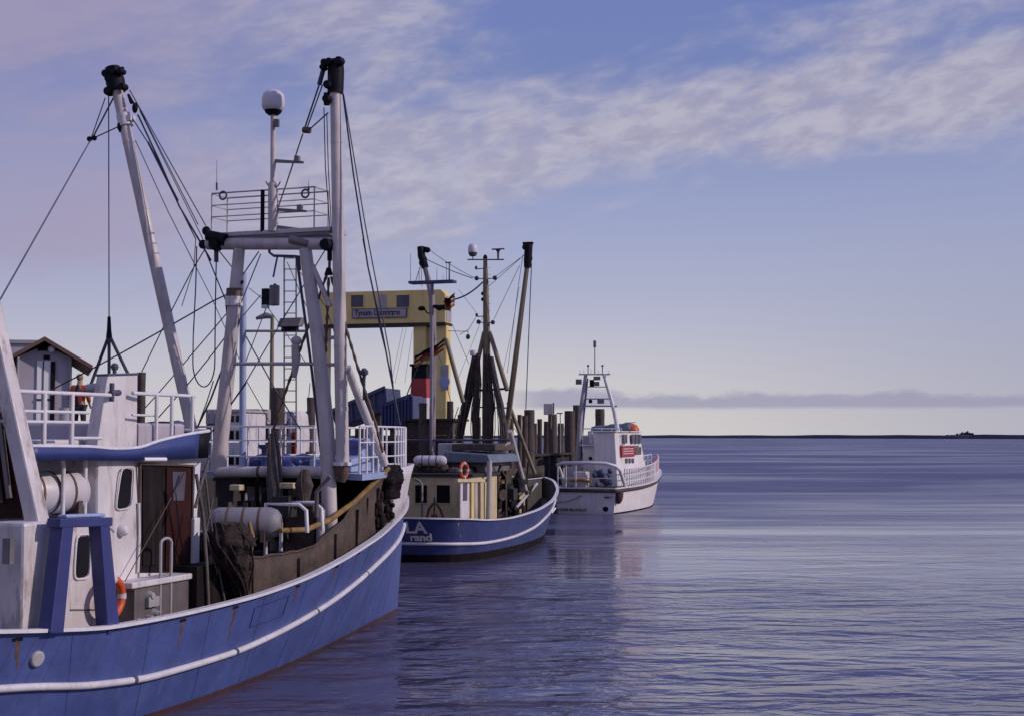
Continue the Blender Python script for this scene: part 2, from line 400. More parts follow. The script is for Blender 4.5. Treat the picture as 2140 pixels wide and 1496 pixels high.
# ------------------------------------------------------------------ quay and what stands on it
QZ = 3.3
def quay():
    P0 = Vector((5.2, 98, 0)); th = math.radians(15.5); F = Vector((math.sin(th), math.cos(th), 0)); X = Vector((math.cos(th), -math.sin(th), 0))
    a = P0 - F * 88.5; far = P0
    poly = [a, far, far - X * 20 + F * 4, far - X * 120 + F * 10, a - X * 90]
    b = MB(); b.add([p + Vector((0, 0, QZ)) for p in poly], [tuple(range(len(poly)))])
    tag(b.build('quay_ground', M['asphalt']), kind='structure')
    b = MB(); n = 96; rows = [[], []]
    # sheet piling: a folded wall
    for i in range(n * 2 + 1):
        p = a.lerp(far, i / (n * 2)) + X * (.0 if i % 4 in (0, 1) else -.3)
        rows[0].append(p + Vector((0, 0, -1.5))); rows[1].append(p + Vector((0, 0, QZ - .004)))
    rows[0].append(far - X * 40 + F * 6 + Vector((0, 0, -1.5))); rows[1].append(far - X * 40 + F * 6 + Vector((0, 0, QZ - .004)))
    b.grid(rows, False); tag(b.build('quay_wall', M['quay_wall']), kind='structure')
    k = MB(); k.bar(a + Vector((0, 0, QZ + .06)) - X * .1, far + Vector((0, 0, QZ + .06)) - X * .1, .5, .14)
    tag(k.build('quay_kerb', M['quay_wall']), kind='structure')
quay()
WF = Frame(0, 0, 0)
def gpt(px, D, z=None, py=None):
    p = WF.at(px, py if py is not None else 900, D=D)
    if z is not None: p.z = z
    return p

# timber piles, each driven into the harbour bed
def pile(px, D, ytop, wpx, label, r2=.92, tilt=0, base=-1.5):
    top = WF.at(px, ytop, D=D); r = wpx / 2 * D / FPX
    fr = Frame(top.x, top.y, 0)
    o = thing('mooring_pile', fr, label, 'pile', 'mooring piles along the quay')
    b = MB(); rnd = random.Random(int(px)); pr = []
    H = top.z
    for i in range(13):
        f = i / 12; z = .9 + (H - .9) * f
        pr.append((r * (1 + .1 * (1 - f)) * rnd.uniform(.94, 1.05), z))
    n = 14; rows = []
    for (rr, z) in pr:
        rows.append([Vector((math.cos(2 * math.pi * k / n) * rr * (1 + .06 * math.sin(k * 2.3 + px)) + tilt * z, math.sin(2 * math.pi * k / n) * rr * (1 + .05 * math.cos(k * 1.7)), z)) for k in range(n)])
    b.grid(rows, True, True); b.add(rows[-1], [tuple(range(n))])
    b.build('shaft', M['timber'], o)
    b = MB(); b.lathe((0, 0, 0), [(r * 1.16, base), (r * 1.13, .3), (r * 1.1, .9)], 14); b.build('wet_foot', M['timber_wet'], o)
    return o
pile(1106, 72, 856, 22, 'thick grey pile with a thin wire rising above its top')
pile(1096, 71, 868, 12, 'thinner pile touching the left side of the thick one', tilt=.004)
pile(1086, 73, 866, 9, 'slim pile half hidden behind the yellow spar of the second cutter')
pile(1128, 88, 875, 10, 'slim short pile standing alone between two thick ones')
pile(1156, 92, 865, 19, 'grey pile standing under the square lamp box', tilt=-.008)
pile(1191, 93, 858, 22, 'stout pile left of the white rescue boat mast')
pile(1206, 95, 846, 17, 'tallest pile, close behind the white rescue boat mast')
pile(1254, 101, 854, 19, 'dark pile framed by the legs of the rescue boat mast')
pile(581, 46, 810, 30, 'brown pile beside the ladder of the blue trawler, behind a chain')
pile(650, 50, 830, 17, 'dark pile just left of the white gantry leg')
pile(296, 40, 778, 17, 'dark pile rising right behind the white funnel casing')
pile(941, 62, 838, 14, 'black pile at the right foot of the yellow portal')
pile(884, 60, 842, 16, 'short brown pile in front of the white tower base')
pile(998, 60, 871, 14, 'short pile between the two hoisted nets')

pile(1068, 75, 872, 11, 'slim pile between the yellow spars of the second cutter')
pile(1141, 95, 880, 12, 'low stump between the slim short pile and the lamp box pile', tilt=.01)
pile(1172, 97, 884, 13, 'low stump under the thin harbour lamp')
pile(1118, 90, 884, 9, 'low thin stump right of the thick pile pair')
pile(716, 58, 846, 14, 'pile behind the trawler mast under the blue ramp')
pile(962, 66, 866, 13, 'pile between the black pile and the hoisted brown net')
def crate(px, D, wd, h, mat, label, dz=0):
    q = gpt(px, D); fr = Frame(q.x, q.y, 12 + (px % 7) * 4); o = thing('cargo_crate', fr, label, 'crate', 'crates standing on the quay')
    z = QZ + dz
    b = MB(); n = 4
    for i in range(n): b.box(-wd / 2, wd / 2, -.35, .35, z + h * i / n + .012, z + h * (i + 1) / n)
    b.build('side_slats', M[mat], o)
    for x in (-wd / 2, wd / 2):
        for y in (-.35, .35): b = MB(); b.box(x - .04, x + .04, y - .04, y + .04, z, z + h + .03); b.build('corner_post', M['timber_wet'], o)
for a in ((634, 52, 1.0, .9, 'timber', 'brown slatted crate right of the white van'), (668, 55, 1.2, .7, 'slate_blue', 'blue slatted crate behind the white gantry leg'), (742, 60, 1.3, 1.0, 'timber', 'brown slatted crate right of the trawler mast'),
          (770, 62, .9, 1.5, 'net', 'tall dark crate under the slate blue ramp'), (800, 60, 1.2, .8, 'dark', 'black crate near the trawler bow rail'), (826, 61, 1.0, 1.2, 'timber', 'brown crate left of the plank hut')): crate(*a)

# lamp box on a pile
fr = Frame(*gpt(1147, 90).xy, 0)
o = thing('lamp_box', fr, 'square grey lamp box fixed on top of a pile', 'lamp')
z0, z1 = WF.at(1147, 866, D=90).z, WF.at(1147, 843, D=90).z
b = MB(); b.box(-.32, .24, -.25, .25, z0, z1); b.build('housing', M['grey_light'], o, bevel=.03)
b = MB(); b.box(.243, .34, -.2, .2, z0 + .05, z1 + .06); b.build('hood', M['grey'], o)
b = MB(); b.tube((.15, 0, z0 - .9), (.15, 0, z0), .05); b.build('bracket', M['grey'], o)
# small T shaped lamp
def t_lamp(px, D, ytop, ybase, label):
    t = WF.at(px, ytop, D=D); fr = Frame(t.x, t.y, 0); o = thing('harbour_lamp', fr, label, 'lamp')
    zb = max(QZ, WF.at(px, ybase, D=D).z)
    b = MB(); b.tube((0, 0, zb), (0, 0, t.z), .045, .035); b.build('post', M['grey_light'], o)
    b = MB(); b.bar((-.25, 0, t.z), (.15, 0, t.z), .12, .08); b.build('lamp_head', M['grey'], o)
t_lamp(1171, 94, 863, 945, 'thin grey lamp post with a short head between the piles')

# street lamp seen through the gantry
def street_lamp():
    D = 47; t = WF.at(569, 662, D=D); fr = Frame(t.x, t.y, 0)
    o = thing('street_lamp', fr, 'brown lamp post with a flat arm pointing left', 'lamp')
    b = MB(); b.tube((0, 0, QZ), (0, 0, t.z + .05), .085, .06); b.build('post', M['ochre'], o)
    e = fr.loc(WF.at(535, 666, D=D))
    b = MB(); b.path([(0, 0, t.z), (e.x * .4, 0, t.z + .04), (e.x, 0, e.z)], [.07, .11, .05], 8); b.build('lamp_head', M['grey'], o)
street_lamp()

# yellow portal of the ferry ramp
def portal():
    fr = Frame(-3.53, 75, 14)
    o = thing('ramp_portal', fr, 'yellow steel portal with two windows in its beam and a long sign', 'portal')
    A = lambda px, py, y=0: fr.at(px, py, y=y)
    xl = A(664, 640).x; zt = A(800, 608).z; zb = A(800, 677).z
    b = MB(); c = .25; poly = [(xl, zb), (0, zb), (0, zt - c), (-c, zt), (xl + c, zt), (xl, zt - c)]
    b.prism([V(x, 0, z) for x, z in poly], (0, 1.15, 0)); beam = b.build('beam', M['yellow'], o, bevel=.03)
    b = MB(); b.box(xl - .05, .03, -.06, 1.2, zb - .12, zb + .02); b.build('bottom_flange', M['timber_wet'], o)
    b = MB(); b.box(.003, .03, .1, 1.05, zb + .1, zt - .35); b.build('side_panel', M['grey_light'], o)  # grey sheet paints the lit tone of the beam's right face
    for x0, x1 in ((734, 760), (829, 856)):
        p, q = A(x0, 643), A(x1, 617)
        b = MB(); b.box(p.x, q.x, -.025, .02, p.z, q.z); f = b.build('window', M['pane'], o)
        b = MB()
        for (u0, u1, w0, w1) in ((p.x - .05, q.x + .05, q.z, q.z + .05), (p.x - .05, q.x + .05, p.z - .05, p.z), (p.x - .05, p.x, p.z, q.z), (q.x, q.x + .05, p.z, q.z)):
            b.box(u0, u1, -.045, .01, w0, w1)
        b.build('frame', M['yellow'], f)
    p, q = A(791, 645), A(808, 616); b = MB(); b.box(p.x, q.x, -.02, .02, p.z, q.z); b.build('panel', M['grey_light'], o)
    p, q = A(738, 665), A(850, 645)
    b = MB(); b.box(p.x, q.x, -.09, -.04, p.z, q.z); s = b.build('sign', M['sign_grey'], o)
    b = MB(); e = .03
    b.box(p.x - e, q.x + e, -.1, -.03, q.z, q.z + e); b.box(p.x - e, q.x + e, -.1, -.03, p.z - e, p.z); b.box(p.x - e, p.x, -.1, -.03, p.z, q.z); b.box(q.x, q.x + e, -.1, -.03, p.z, q.z)
    b.build('sign_frame', M['timber_wet'], s)
    text_mesh('lettering', 'Tynum Cumerzen', .42, M['black_letter'], s, (p.x + .1, -.093, p.z + .12), (1, 0, 0), (0, 0, 1), .004, .012, .84)
    # legs
    for (xa, xb, nm) in ((867, 894, 0), (902, 937, 1)):
        p, q = A(xa, 672, .5), A(xb, 672, .5)
        b = MB(); b.box(p.x, q.x, .2, 1.0, QZ, zb - .12); lg = b.build('leg', M['yellow'], o, bevel=.06)
        if nm:
            p2, q2 = A(921, 815, .2), A(938, 762, .2)
            b = MB(); b.box(p2.x, q2.x, .15, .197, p2.z, q2.z); b.build('notice', M['grey_light'], lg)
            b = MB(); b.lathe(((p2.x + q2.x) / 2, .147, p2.z + .45), [(.3, 0), (.3, .02)], 20, (0, -1, 0)); b.build('round_notice', M['light_blue'], lg)
    for px in (673, 680, 688):
        p = A(px, 680, .5); b = MB(); b.tube((p.x, .5, QZ), (p.x, .5, zb - .1), .105 if px != 680 else .085); b.build('leg', M['yellow'] if px != 680 else M['wood'], o)
    for py in (706, 762):
        p, q = A(666, py, .4), A(700, py, .4); b = MB(); b.box(p.x, q.x, .28, .72, p.z - .09, p.z + .09); b.build('clamp', M['grey_light'], o, bevel=.02)
portal()

# striped tower
def tower():
    D = 70; c = WF.at(880, 830, D=D); fr = Frame(c.x, c.y, 14)
    o = thing('striped_tower', fr, 'small tower banded white, red and black in front of the yellow portal', 'tower')
    Z = lambda py: WF.at(880, py, D=D).z
    k = D / FPX
    def ring(w0, w1, z0, z1, nm, mat):
        b = MB(); r = [[V(sx * w * k / 2, sy * w * k / 2, z) for sx, sy in ((-1, -1), (1, -1), (1, 1), (-1, 1))] for w, z in ((w0, z0), (w1, z1))]
        b.grid(r, False, True); b.add(r[1], [(0, 1, 2, 3)]); return b.build(nm, mat, o, bevel=.03)
    base = ring(41, 37, QZ, Z(831), 'base', M['white']); ring(36.5, 33, Z(831) + .002, Z(791), 'red_band', M['red']); ring(33.5, 32, Z(791) + .002, Z(766), 'black_band', M['black'])
    b = MB(); b.box(-.24, .24, -.5, -.485, QZ, Z(840)); b.build('door', M['wood'], base)
    b = MB(); b.box(-.45, .45, -.45, .45, Z(766) + .002, Z(766) + .12); b.build('top_cap', M['black'], o)
tower()

# hinged ramps, raised
def ramp(name, pts, D, depth, label, slats):
    c = WF.at(pts[0][0], 900, D=D); fr = Frame(c.x, c.y, 14)
    o = thing(name, fr, label, 'ramp', 'raised loading ramps')
    P = [fr.at(x, y, y=0) for x, y in pts]
    b = MB(); b.prism(P, (0, depth, 0)); b.build('deck_plate', M['slate_blue'], o, bevel=.03)
    b = MB(); n = slats
    for i in range(n + 1):
        f = i / n; a = P[0].lerp(P[1], f); d = P[3].lerp(P[2], f)
        b.bar(a + V(0, -.06, -.05), d + V(0, -.06, .05), .09, .1, (0, 1, 0))
    b.bar(P[0] + V(0, -.08, .02), P[1] + V(0, -.08, .02), .16, .12, (0, 1, 0)); b.build('rib', M['dark_blue'] if slats > 6 else M['slate_blue'], o)
    b = MB()
    for f in (.25, .8):
        a = P[3].lerp(P[2], f); b.box(a.x - .12, a.x + .12, .3, .55, QZ, a.z + .05)
    b.build('support_post', M['wood'], o)
ramp('loading_ramp', [(688, 862), (806, 810), (809, 857), (690, 897)], 68, 2.2, 'slate blue ramp plate rising to the right under the yellow beam', 5)
ramp('loading_ramp', [(800, 848), (862, 826), (862, 895), (800, 898)], 66, 1.6, 'ribbed blue ramp panel left of the striped tower', 9)

# timber hut on the quay behind the second cutter
def timber_hut():
    D = 61; fr = Frame(*WF.at(845, 900, D=D).xy, 10)
    o = thing('timber_hut', fr, 'low grey brown plank hut behind the second cutter', 'hut')
    p, q = fr.at(846, 925, y=0), fr.at(946, 879, y=0)
    b = MB(); n = 6
    for i in range(n):
        z0 = QZ + (q.z - QZ) * i / n; b.box(p.x, q.x, -.02 * (i % 2), 2.5, z0 + .012, QZ + (q.z - QZ) * (i + 1) / n)
    b.build('wall', M['timber'], o); b = MB(); b.box(p.x - .15, q.x + .15, -.2, 2.7, q.z + .002, q.z + .1); b.build('roof', M['timber_wet'], o)
    b = MB(); m = (p.x + q.x) / 2; b.box(m - .3, m + .15, -.06, -.03, QZ, q.z - .1); b.build('door', M['wood'], o)
timber_hut()

# hut with a gable, left
def hut():
    D = 45; fr = Frame(*WF.at(95, 900, D=D).xy, -18)
    o = thing('harbour_hut', fr, 'pale plastered hut with a brown gabled roof and a light door', 'hut')
    A = lambda px, py, y=0: fr.at(px, py, y=y)
    xl, xr = A(33, 800).x, A(150, 800).x; ze = A(150, 748).z; zr = A(105, 714).z; xm = (xl + xr) / 2
    L = 4.5
    b = MB(); b.prism([V(xl, 0, QZ), V(xr, 0, QZ), V(xr, 0, ze), V(xm, 0, zr - .12), V(xl, 0, ze)], (0, L, 0)); b.build('wall', M['plaster'], o)
    s = (zr - ze) / (xr - xm); ov = .62; b = MB()
    for sg in (-1, 1):
        e = xm + sg * (xr - xm + ov); zz = ze - s * ov
        b.prism([V(xm, -.45, zr), V(e, -.45, zz), V(e, -.45, zz + .13), V(xm, -.45, zr + .13)], (0, L + .9, 0))
    b.build('roof', M['roof'], o)
    p, q = A(76, 856), A(106, 754); zd = A(90, 790).z
    b = MB(); b.box(p.x, q.x, -.05, .01, QZ, q.z); d = b.build('door', M['lamp_on'], o)
    b = MB(); w = q.x - p.x
    b.box(p.x + w * .42, p.x + w * .5, -.07, -.05, QZ, q.z); b.box(q.x + .002, q.x + .14, -.08, .01, QZ, q.z - .02); b.box(p.x, q.x, -.075, -.05, zd - .7, zd - .65); b.build('door_frame', M['dark'], d)
    p, q = A(79, 733), A(107, 718); b = MB(); b.box(p.x, q.x, -.04, .01, p.z, q.z); b.build('vent', M['dark'], o)
    p, q = A(91, 751), A(104, 742); b = MB(); b.box(p.x, q.x, -.05, .01, p.z, q.z); b.build('vent', M['dark'], o)
    p = A(108, 730); b = MB(); b.ball((p.x, -.1, p.z), .12, 10); b.build('wall_lamp', M['lamp_on'], o)
    b = MB(); b.tube((xl + .05, -.08, QZ), (xl + .05, -.08, ze), .05); b.tube((xr - .05, -.08, QZ), (xr - .05, -.08, ze), .05); b.build('downpipe', M['grey_light'], o)
hut()
def shed():
    D = 60; fr = Frame(*WF.at(20, 900, D=D).xy, -10)
    o = thing('flat_shed', fr, 'lilac grey flat roofed shed just showing behind the hut', 'shed')
    p, q = fr.at(-60, 800, y=0), fr.at(86, 711, y=0)
    b = MB(); b.box(p.x, q.x, 0, 5, QZ, q.z - .15); b.build('wall', M['plaster'], o)
    b = MB(); b.box(p.x - .1, q.x + .1, -.1, 5.1, q.z - .148, q.z); b.build('roof', M['grey_light'], o)
shed()

# dark timber staging, tarpaulin stack, grey container, white glazed cabin, van
def staging():
    D = 38; fr = Frame(*WF.at(120, 900, D=D).xy, 12)
    o = thing('timber_staging', fr, 'dark timber staging behind the trawler rail where a person stands', 'platform')
    x0, x1 = fr.at(20, 900, y=0).x, fr.at(196, 900, y=0).x; zt = 4.42
    b = MB()
    for i in range(8):
        xa = x0 + (x1 - x0) * i / 8; b.box(xa + .01, xa + (x1 - x0) / 8 - .01, -.3, 1.4, zt - .08, zt)
    b.build('deck_board', M['timber_wet'], o)
    b = MB()
    for i in range(5):
        x = x0 + (x1 - x0) * (i + .5) / 5
        b.box(x - .12, x + .12, -.2, .04, QZ, zt - .08); b.box(x - .12, x + .12, 1.1, 1.34, QZ, zt - .08)
    b.build('post', M['timber_wet'], o)
    b = MB(); b.box(x0, x1, .1, .16, QZ + .02, zt - .1); b.build('front_board', M['timber_wet'], o)
staging()
def tarp():
    D = 41; fr = Frame(*WF.at(345, 900, D=D).xy, 12)
    o = thing('tarpaulin_stack', fr, 'long low stack under a grey blue tarpaulin beside the left boom foot', 'tarpaulin')
    x0, x1 = fr.at(290, 900, y=0).x, fr.at(398, 900, y=0).x; zt = fr.at(340, 879, y=0).z; rows = []
    rnd = random.Random(2)
    for i in range(13):
        x = x0 + (x1 - x0) * i / 12; e = .25 * (abs(i - 6) / 6) ** 3
        rows.append([V(x, -.5, QZ), V(x, -.45 + rnd.uniform(-.04, .04), zt - .35), V(x, -.3, zt - .05 - e), V(x, .6, zt - e + rnd.uniform(-.03, .03)), V(x, 1.5, zt - .4), V(x, 1.6, QZ)])
    b = MB(); b.grid(rows); b.add(rows[0], [tuple(range(6))]); b.add(rows[-1], [tuple(range(6))]); b.build('cover', M['slate_blue'], o)
    b = MB(); rr = [[p + V(0, -.01, -.012) for p in r[:2]] for r in rows]; b.path([r[2] + V(0, -.02, .01) for r in rows], .03, 6); b.build('lashing', M['rope'], o)
tarp()
def container():
    D = 46; fr = Frame(*WF.at(445, 900, D=D).xy, 12)
    o = thing('grey_container', fr, 'pale grey container with a dark lower band behind the gantry leg', 'container')
    p, q = fr.at(429, 900, y=0), fr.at(543, 854, y=0); zm = fr.at(440, 886, y=0).z
    b = MB(); b.box(p.x, q.x, 0, 2.4, zm + .002, q.z); b.build('upper_body', M['grey_light'], o, bevel=.03)
    b = MB(); b.box(p.x + .02, q.x - .02, .02, 2.38, QZ, zm); b.build('lower_band', M['dark'], o)
    b = MB()
    for i in range(9): x = p.x + .1 + (q.x - p.x - .2) * i / 8; b.box(x - .02, x + .02, -.03, -.002, zm + .05, q.z - .05)
    b.build('rib', M['grey_light'], o)
container()
def cabin():
    D = 42; fr = Frame(*WF.at(495, 900, D=D).xy, 12)
    o = thing('glazed_cabin', fr, 'white kiosk with dark window panes between gantry leg and blue post', 'kiosk')
    p, q = fr.at(470, 975, y=0), fr.at(513, 861, y=0)
    b = MB(); b.box(p.x, q.x, 0, 1.6, QZ, q.z); b.build('body', M['white'], o, bevel=.02)
    for (xa, xb) in ((474, 489), (493, 503)):
        for (ya, yb) in ((868, 881), (899, 918), (954, 970)):
            u, w = fr.at(xa, yb, y=0), fr.at(xb, ya, y=0)
            b = MB(); b.box(u.x, w.x, -.012, .01, u.z, w.z); b.build('window', M['glass'], o)
    b = MB(); b.box(p.x - .06, q.x + .06, -.08, 1.66, q.z + .002, q.z + .07); b.build('roof', M['grey_light'], o)
cabin()
def van():
    D = 49; fr = Frame(*WF.at(565, 900, D=D).xy, 14)
    o = thing('van', fr, 'white van parked with its rear doors and red lamps facing the water', 'van')
    A = lambda px, py: fr.at(px, py, y=0)
    xl, xr = A(513, 900).x, A(621, 900).x; zt = A(560, 858).z; zb = QZ + .38; L = 4.9
    # body: loft of rounded sections, nose at far end
    b = MB(); rows = []
    for (y, top, wf) in ((0, zt - .03, 1), (.15, zt, 1), (3.1, zt, 1), (3.6, zt - .12, .99), (4.25, zt - .75, .98), (4.8, zt - .9, .95), (L, zt - 1.15, .9)):
        h = (xr - xl) / 2 * wf; c = (xl + xr) / 2
        rows.append([V(c - h * .97, y, zb), V(c - h, y, zb + .5), V(c - h, y, zb + .9 if top > zb + 1.1 else top - .2), V(c - h * .93, y, top - .14), V(c - h * .82, y, top), V(c + h * .82, y, top), V(c + h * .93, y, top - .14), V(c + h, y, zb + .9 if top > zb + 1.1 else top - .2), V(c + h, y, zb + .5), V(c + h * .97, y, zb)])
    b.grid(rows, False, True); b.add(rows[0], [tuple(range(10))]); b.add(rows[-1], [tuple(range(10))]); body = b.build('body', M['white'], o, bevel=.04)
    c = (xl + xr) / 2; h = (xr - xl) / 2
    for sg in (-1, 1):
        b = MB(); xa, xb = sorted((c + sg * .012, c + sg * (h * .78))); b.box(xa, xb, -.03, -.002, zb + .1, zt - .22); d = b.build('rear_door', M['white'], o, bevel=.015)
        b = MB(); b.box(xa + .1, xb - .1, -.042, -.031, zt - .85, zt - .35); b.build('window', M['pane'], d)
        b = MB(); b.box(*sorted((c + sg * .05, c + sg * .12)), -.06, -.031, zb + .55, zb + .7); b.build('handle', M['black'], d)
        b = MB(); b.box(*sorted((c + sg * h * .81, c + sg * h * .96)), -.05, -.002, zb + .25, zb + .95); b.build('tail_lamp', M['tail_red'], o, bevel=.02)
        for y in (.95, 3.9):
            b = MB(); b.lathe((c + sg * (h - .13), y, QZ + .33), [(.2, -.13), (.33, -.12), (.335, 0), (.33, .12), (.2, .13)], 20, (1, 0, 0)); wl = b.build('wheel', M['black'], o)
            b = MB(); b.lathe((c + sg * (h - .13), y, QZ + .33), [(.19, -.14), (.19, .14)], 14, (1, 0, 0)); b.build('rim', M['grey_light'], wl)
    b = MB(); b.box(xl + .05, xr - .05, -.13, -.002, zb - .05, zb + .12); b.build('bumper', M['black'], o, bevel=.03)
    b = MB(); b.box(c - .26, c + .26, -.045, -.031, zb + .18, zb + .29); b.build('number_plate', M['grey_light'], o)
van()

# person in orange on the staging, seen from behind
def person():
    D = 38.6; fr = Frame(*WF.at(166, 830, D=D).xy, 12)
    o = thing('person', fr, 'person in an orange jacket with a dark back strap and dark trousers', 'person')
    z0 = 4.42
    def skin(name, nodes, edges, mat, parent, sub=1):
        me = bpy.data.meshes.new(name); me.from_pydata([n[0] for n in nodes], edges, [])
        ob = bpy.data.objects.new(name, me); COL.objects.link(ob); ob.parent = parent
        ob.modifiers.new('skin', 'SKIN'); sl = me.skin_vertices[0].data
        for i, n in enumerate(nodes): sl[i].radius = n[1]; sl[i].use_root = (i == 0)
        s = ob.modifiers.new('sub', 'SUBSURF'); s.levels = sub; s.render_levels = sub
        me.materials.append(mat); return ob
    N = []; E = []
    def nd(p, r, par=None):
        N.append(((p[0], p[1], p[2] + z0), r if isinstance(r, tuple) else (r, r))); i = len(N) - 1
        if par is not None: E.append((par, i))
        return i
    pel = nd((0, 0, .93), (.15, .11)); wa = nd((0, 0, 1.08), (.14, .10), pel); ch = nd((0, .0, 1.30), (.17, .11), wa); nk = nd((0, 0, 1.47), .06, ch)
    hd = nd((0, .02, 1.58), (.075, .09), nk); nd((0, .02, 1.68), (.07, .085), hd)
    for s in (-1, 1):
        hp = nd((s * .10, 0, .86), .095, pel); kn = nd((s * .12, .02, .48), .06, hp); an = nd((s * .13, 0, .09), .045, kn); nd((s * .14, .14, .04), (.045, .03), an)
        sh = nd((s * .19, 0, 1.40), .065, ch); el = nd((s * .27, -.03, 1.13), .048, sh); wr = nd((s * .24, .12, .94), .032, el); pm = nd((s * .23, .17, .89), (.035, .02), wr)
        for k in range(4): kk = nd((s * (.215 + .018 * k), .20, .85 - .004 * k), .009, pm); nd((s * (.21 + .018 * k), .205, .815), .008, kk)
        nd((s * .20, .205, .885), .010, pm)
    skin('body', N, E, M['skin'], o, 1)
    N = []; E = []
    pel = nd((0, 0, .86), (.165, .13)); wa = nd((0, 0, 1.08), (.165, .125), pel); ch = nd((0, 0, 1.30), (.20, .135), wa); nd((0, 0, 1.44), (.10, .09), ch)
    for s in (-1, 1):
        sh = nd((s * .20, 0, 1.39), .085, ch); el = nd((s * .275, -.03, 1.13), .066, sh); nd((s * .245, .10, .97), .052, el)
    skin('jacket', N, E, M['orange'], o, 1)
    N = []; E = []
    pel = nd((0, 0, .93), (.155, .12))
    for s in (-1, 1): hp = nd((s * .10, 0, .84), .105, pel); kn = nd((s * .12, .02, .48), .075, hp); nd((s * .13, 0, .08), .06, kn)
    skin('trousers', N, E, M['trousers'], o, 1)
    b = MB(); b.ball((0, 0, z0 + 1.665), .098, 12, (.95, 1.1, 1.0)); b.build('hair', M['hair'], o)
    b = MB(); b.path([(0, -.135, z0 + .9), (0, -.165, z0 + 1.1), (0, -.165, z0 + 1.32), (0, -.10, z0 + 1.45)], .035, 6); b.build('back_strap', M['black'], o)
person()

# ------------------------------------------------------------------ boats
def interp(tab, y):
    """smooth (Hermite) interpolation in a table of (y, value)"""
    if y <= tab[0][0]: return tab[0][1]
    if y >= tab[-1][0]: return tab[-1][1]
    for i in range(len(tab) - 1):
        if tab[i][0] <= y <= tab[i + 1][0]: break
    def slope(k):
        if k == 0: return (tab[1][1] - tab[0][1]) / (tab[1][0] - tab[0][0])
        if k == len(tab) - 1: return (tab[-1][1] - tab[-2][1]) / (tab[-1][0] - tab[-2][0])
        a = (tab[k][1] - tab[k - 1][1]) / (tab[k][0] - tab[k - 1][0]); b = (tab[k + 1][1] - tab[k][1]) / (tab[k + 1][0] - tab[k][0])
        return 0 if a * b <= 0 else 2 * a * b / (a + b)
    x0, v0 = tab[i]; x1, v1 = tab[i + 1]; h = x1 - x0; t = (y - x0) / h
    return (2 * t**3 - 3 * t**2 + 1) * v0 + (t**3 - 2 * t**2 + t) * h * slope(i) + (-2 * t**3 + 3 * t**2) * v1 + (t**3 - t**2) * h * slope(i + 1)

class Hull:
    def __init__(s, wl, gw, sheer, zb=-.5, e=.8, N=90):
        s.wl, s.gw, s.sheer, s.zb, s.e, s.N = wl, gw, sheer, zb, e, N
        # cosine spacing: close stations at stern and bow
        s.ts = [.5 - .5 * math.cos(math.pi * i / N) for i in range(N + 1)]
    def pt(s, t, z, off=0):
        yg = s.gw[0][0] + (s.gw[-1][0] - s.gw[0][0]) * t; yw = s.wl[0][0] + (s.wl[-1][0] - s.wl[0][0]) * t
        zg = interp(s.sheer, yg); f = (z - s.zb) / (zg - s.zb)
        b0, b1 = interp(s.wl, yw), interp(s.gw, yg)
        return V(b0 + (b1 - b0) * max(f, 0) ** s.e + off, yw + (yg - yw) * f, z)
    def top(s, t, off=0):
        yg = s.gw[0][0] + (s.gw[-1][0] - s.gw[0][0]) * t
        return V(max(0, interp(s.gw, yg) + off), yg, interp(s.sheer, yg))
    def t_of(s, y): return (y - s.gw[0][0]) / (s.gw[-1][0] - s.gw[0][0])
    def shell(s, levels=9, z0=None, z1f=1.0):
        """both sides, stern round to stem and back"""
        b = MB(); rows = []
        for t in s.ts:
            zg = s.top(t).z; zl = s.zb if z0 is None else z0
            rows.append([s.pt(t, zl + (zg - zl) * k / levels) for k in range(levels + 1)])
        b.grid(rows); b.grid([[V(-p.x, p.y, p.z) for p in r] for r in rows])
        if rows[0][-1].x > .05: b.add(rows[0] + [V(-p.x, p.y, p.z) for p in rows[0][::-1]], [tuple(range(2 * levels + 2))])
        return b
    def band(s, zlo, zhi, off=.004):
        b = MB(); rows = [[s.pt(t, z, off) for z in (zlo, (zlo + zhi) / 2, zhi)] for t in s.ts]
        b.grid(rows); b.grid([[V(-p.x, p.y, p.z) for p in r] for r in rows]); return b
    def side_path(s, f, off=0, both=True):
        pts = []
        for t in s.ts:
            p = f(t)
            pts.append(V(p.x + off, p.y, p.z))
        if not both: return pts
        return [V(-p.x, p.y, p.z) for p in pts[::-1]] + pts[(0 if pts[0].x > .05 else 1):]
    def deck(s, drop, inset=.12):
        b = MB(); rows = []
        for t in s.ts:
            p = s.top(t, -inset); zz = p.z - drop; q = s.pt(t, zz, -inset); x = max(0, q.x); k = max(0, 1 - (p.y - s.gw[0][0]) / 2.2); yy = q.y + k * (.1 + .25 * k); rows.append([V(-x, yy, zz), V(x, yy, zz)])
        b.grid(rows); return b
    def lining(s, drop, inset=.09):
        b = MB(); rows = []
        for t in s.ts:
            p = s.top(t); a = max(0, p.x - inset); lo = s.pt(t, p.z - drop); k = max(0, 1 - (p.y - s.gw[0][0]) / 2.2); dy = k * (.14 + .25 * k); rows.append([V(a * (1 - .04 * k), p.y + dy, p.z - .003), V(max(0, lo.x - inset) * (1 - .04 * k), lo.y + dy, p.z - drop)])
        b.grid(rows); b.grid([[V(-p.x, p.y, p.z) for p in r] for r in rows]); return b
    def cap(s, w=.16, h=.06):
        b = MB(); pts = s.side_path(lambda t: s.top(t)); rows = []
        N = len(pts)
        for i, p in enumerate(pts):
            d = pts[min(i + 1, N - 1)] - pts[max(i - 1, 0)]; d.z = 0; d.normalize(); n = V(d.y, -d.x, 0)
            rows.append([p + n * (-w * .35), p + n * (w * .65), p + n * (w * .65) + V(0, 0, h), p + n * (-w * .35) + V(0, 0, h)])
        b.grid(rows, False, True); return b

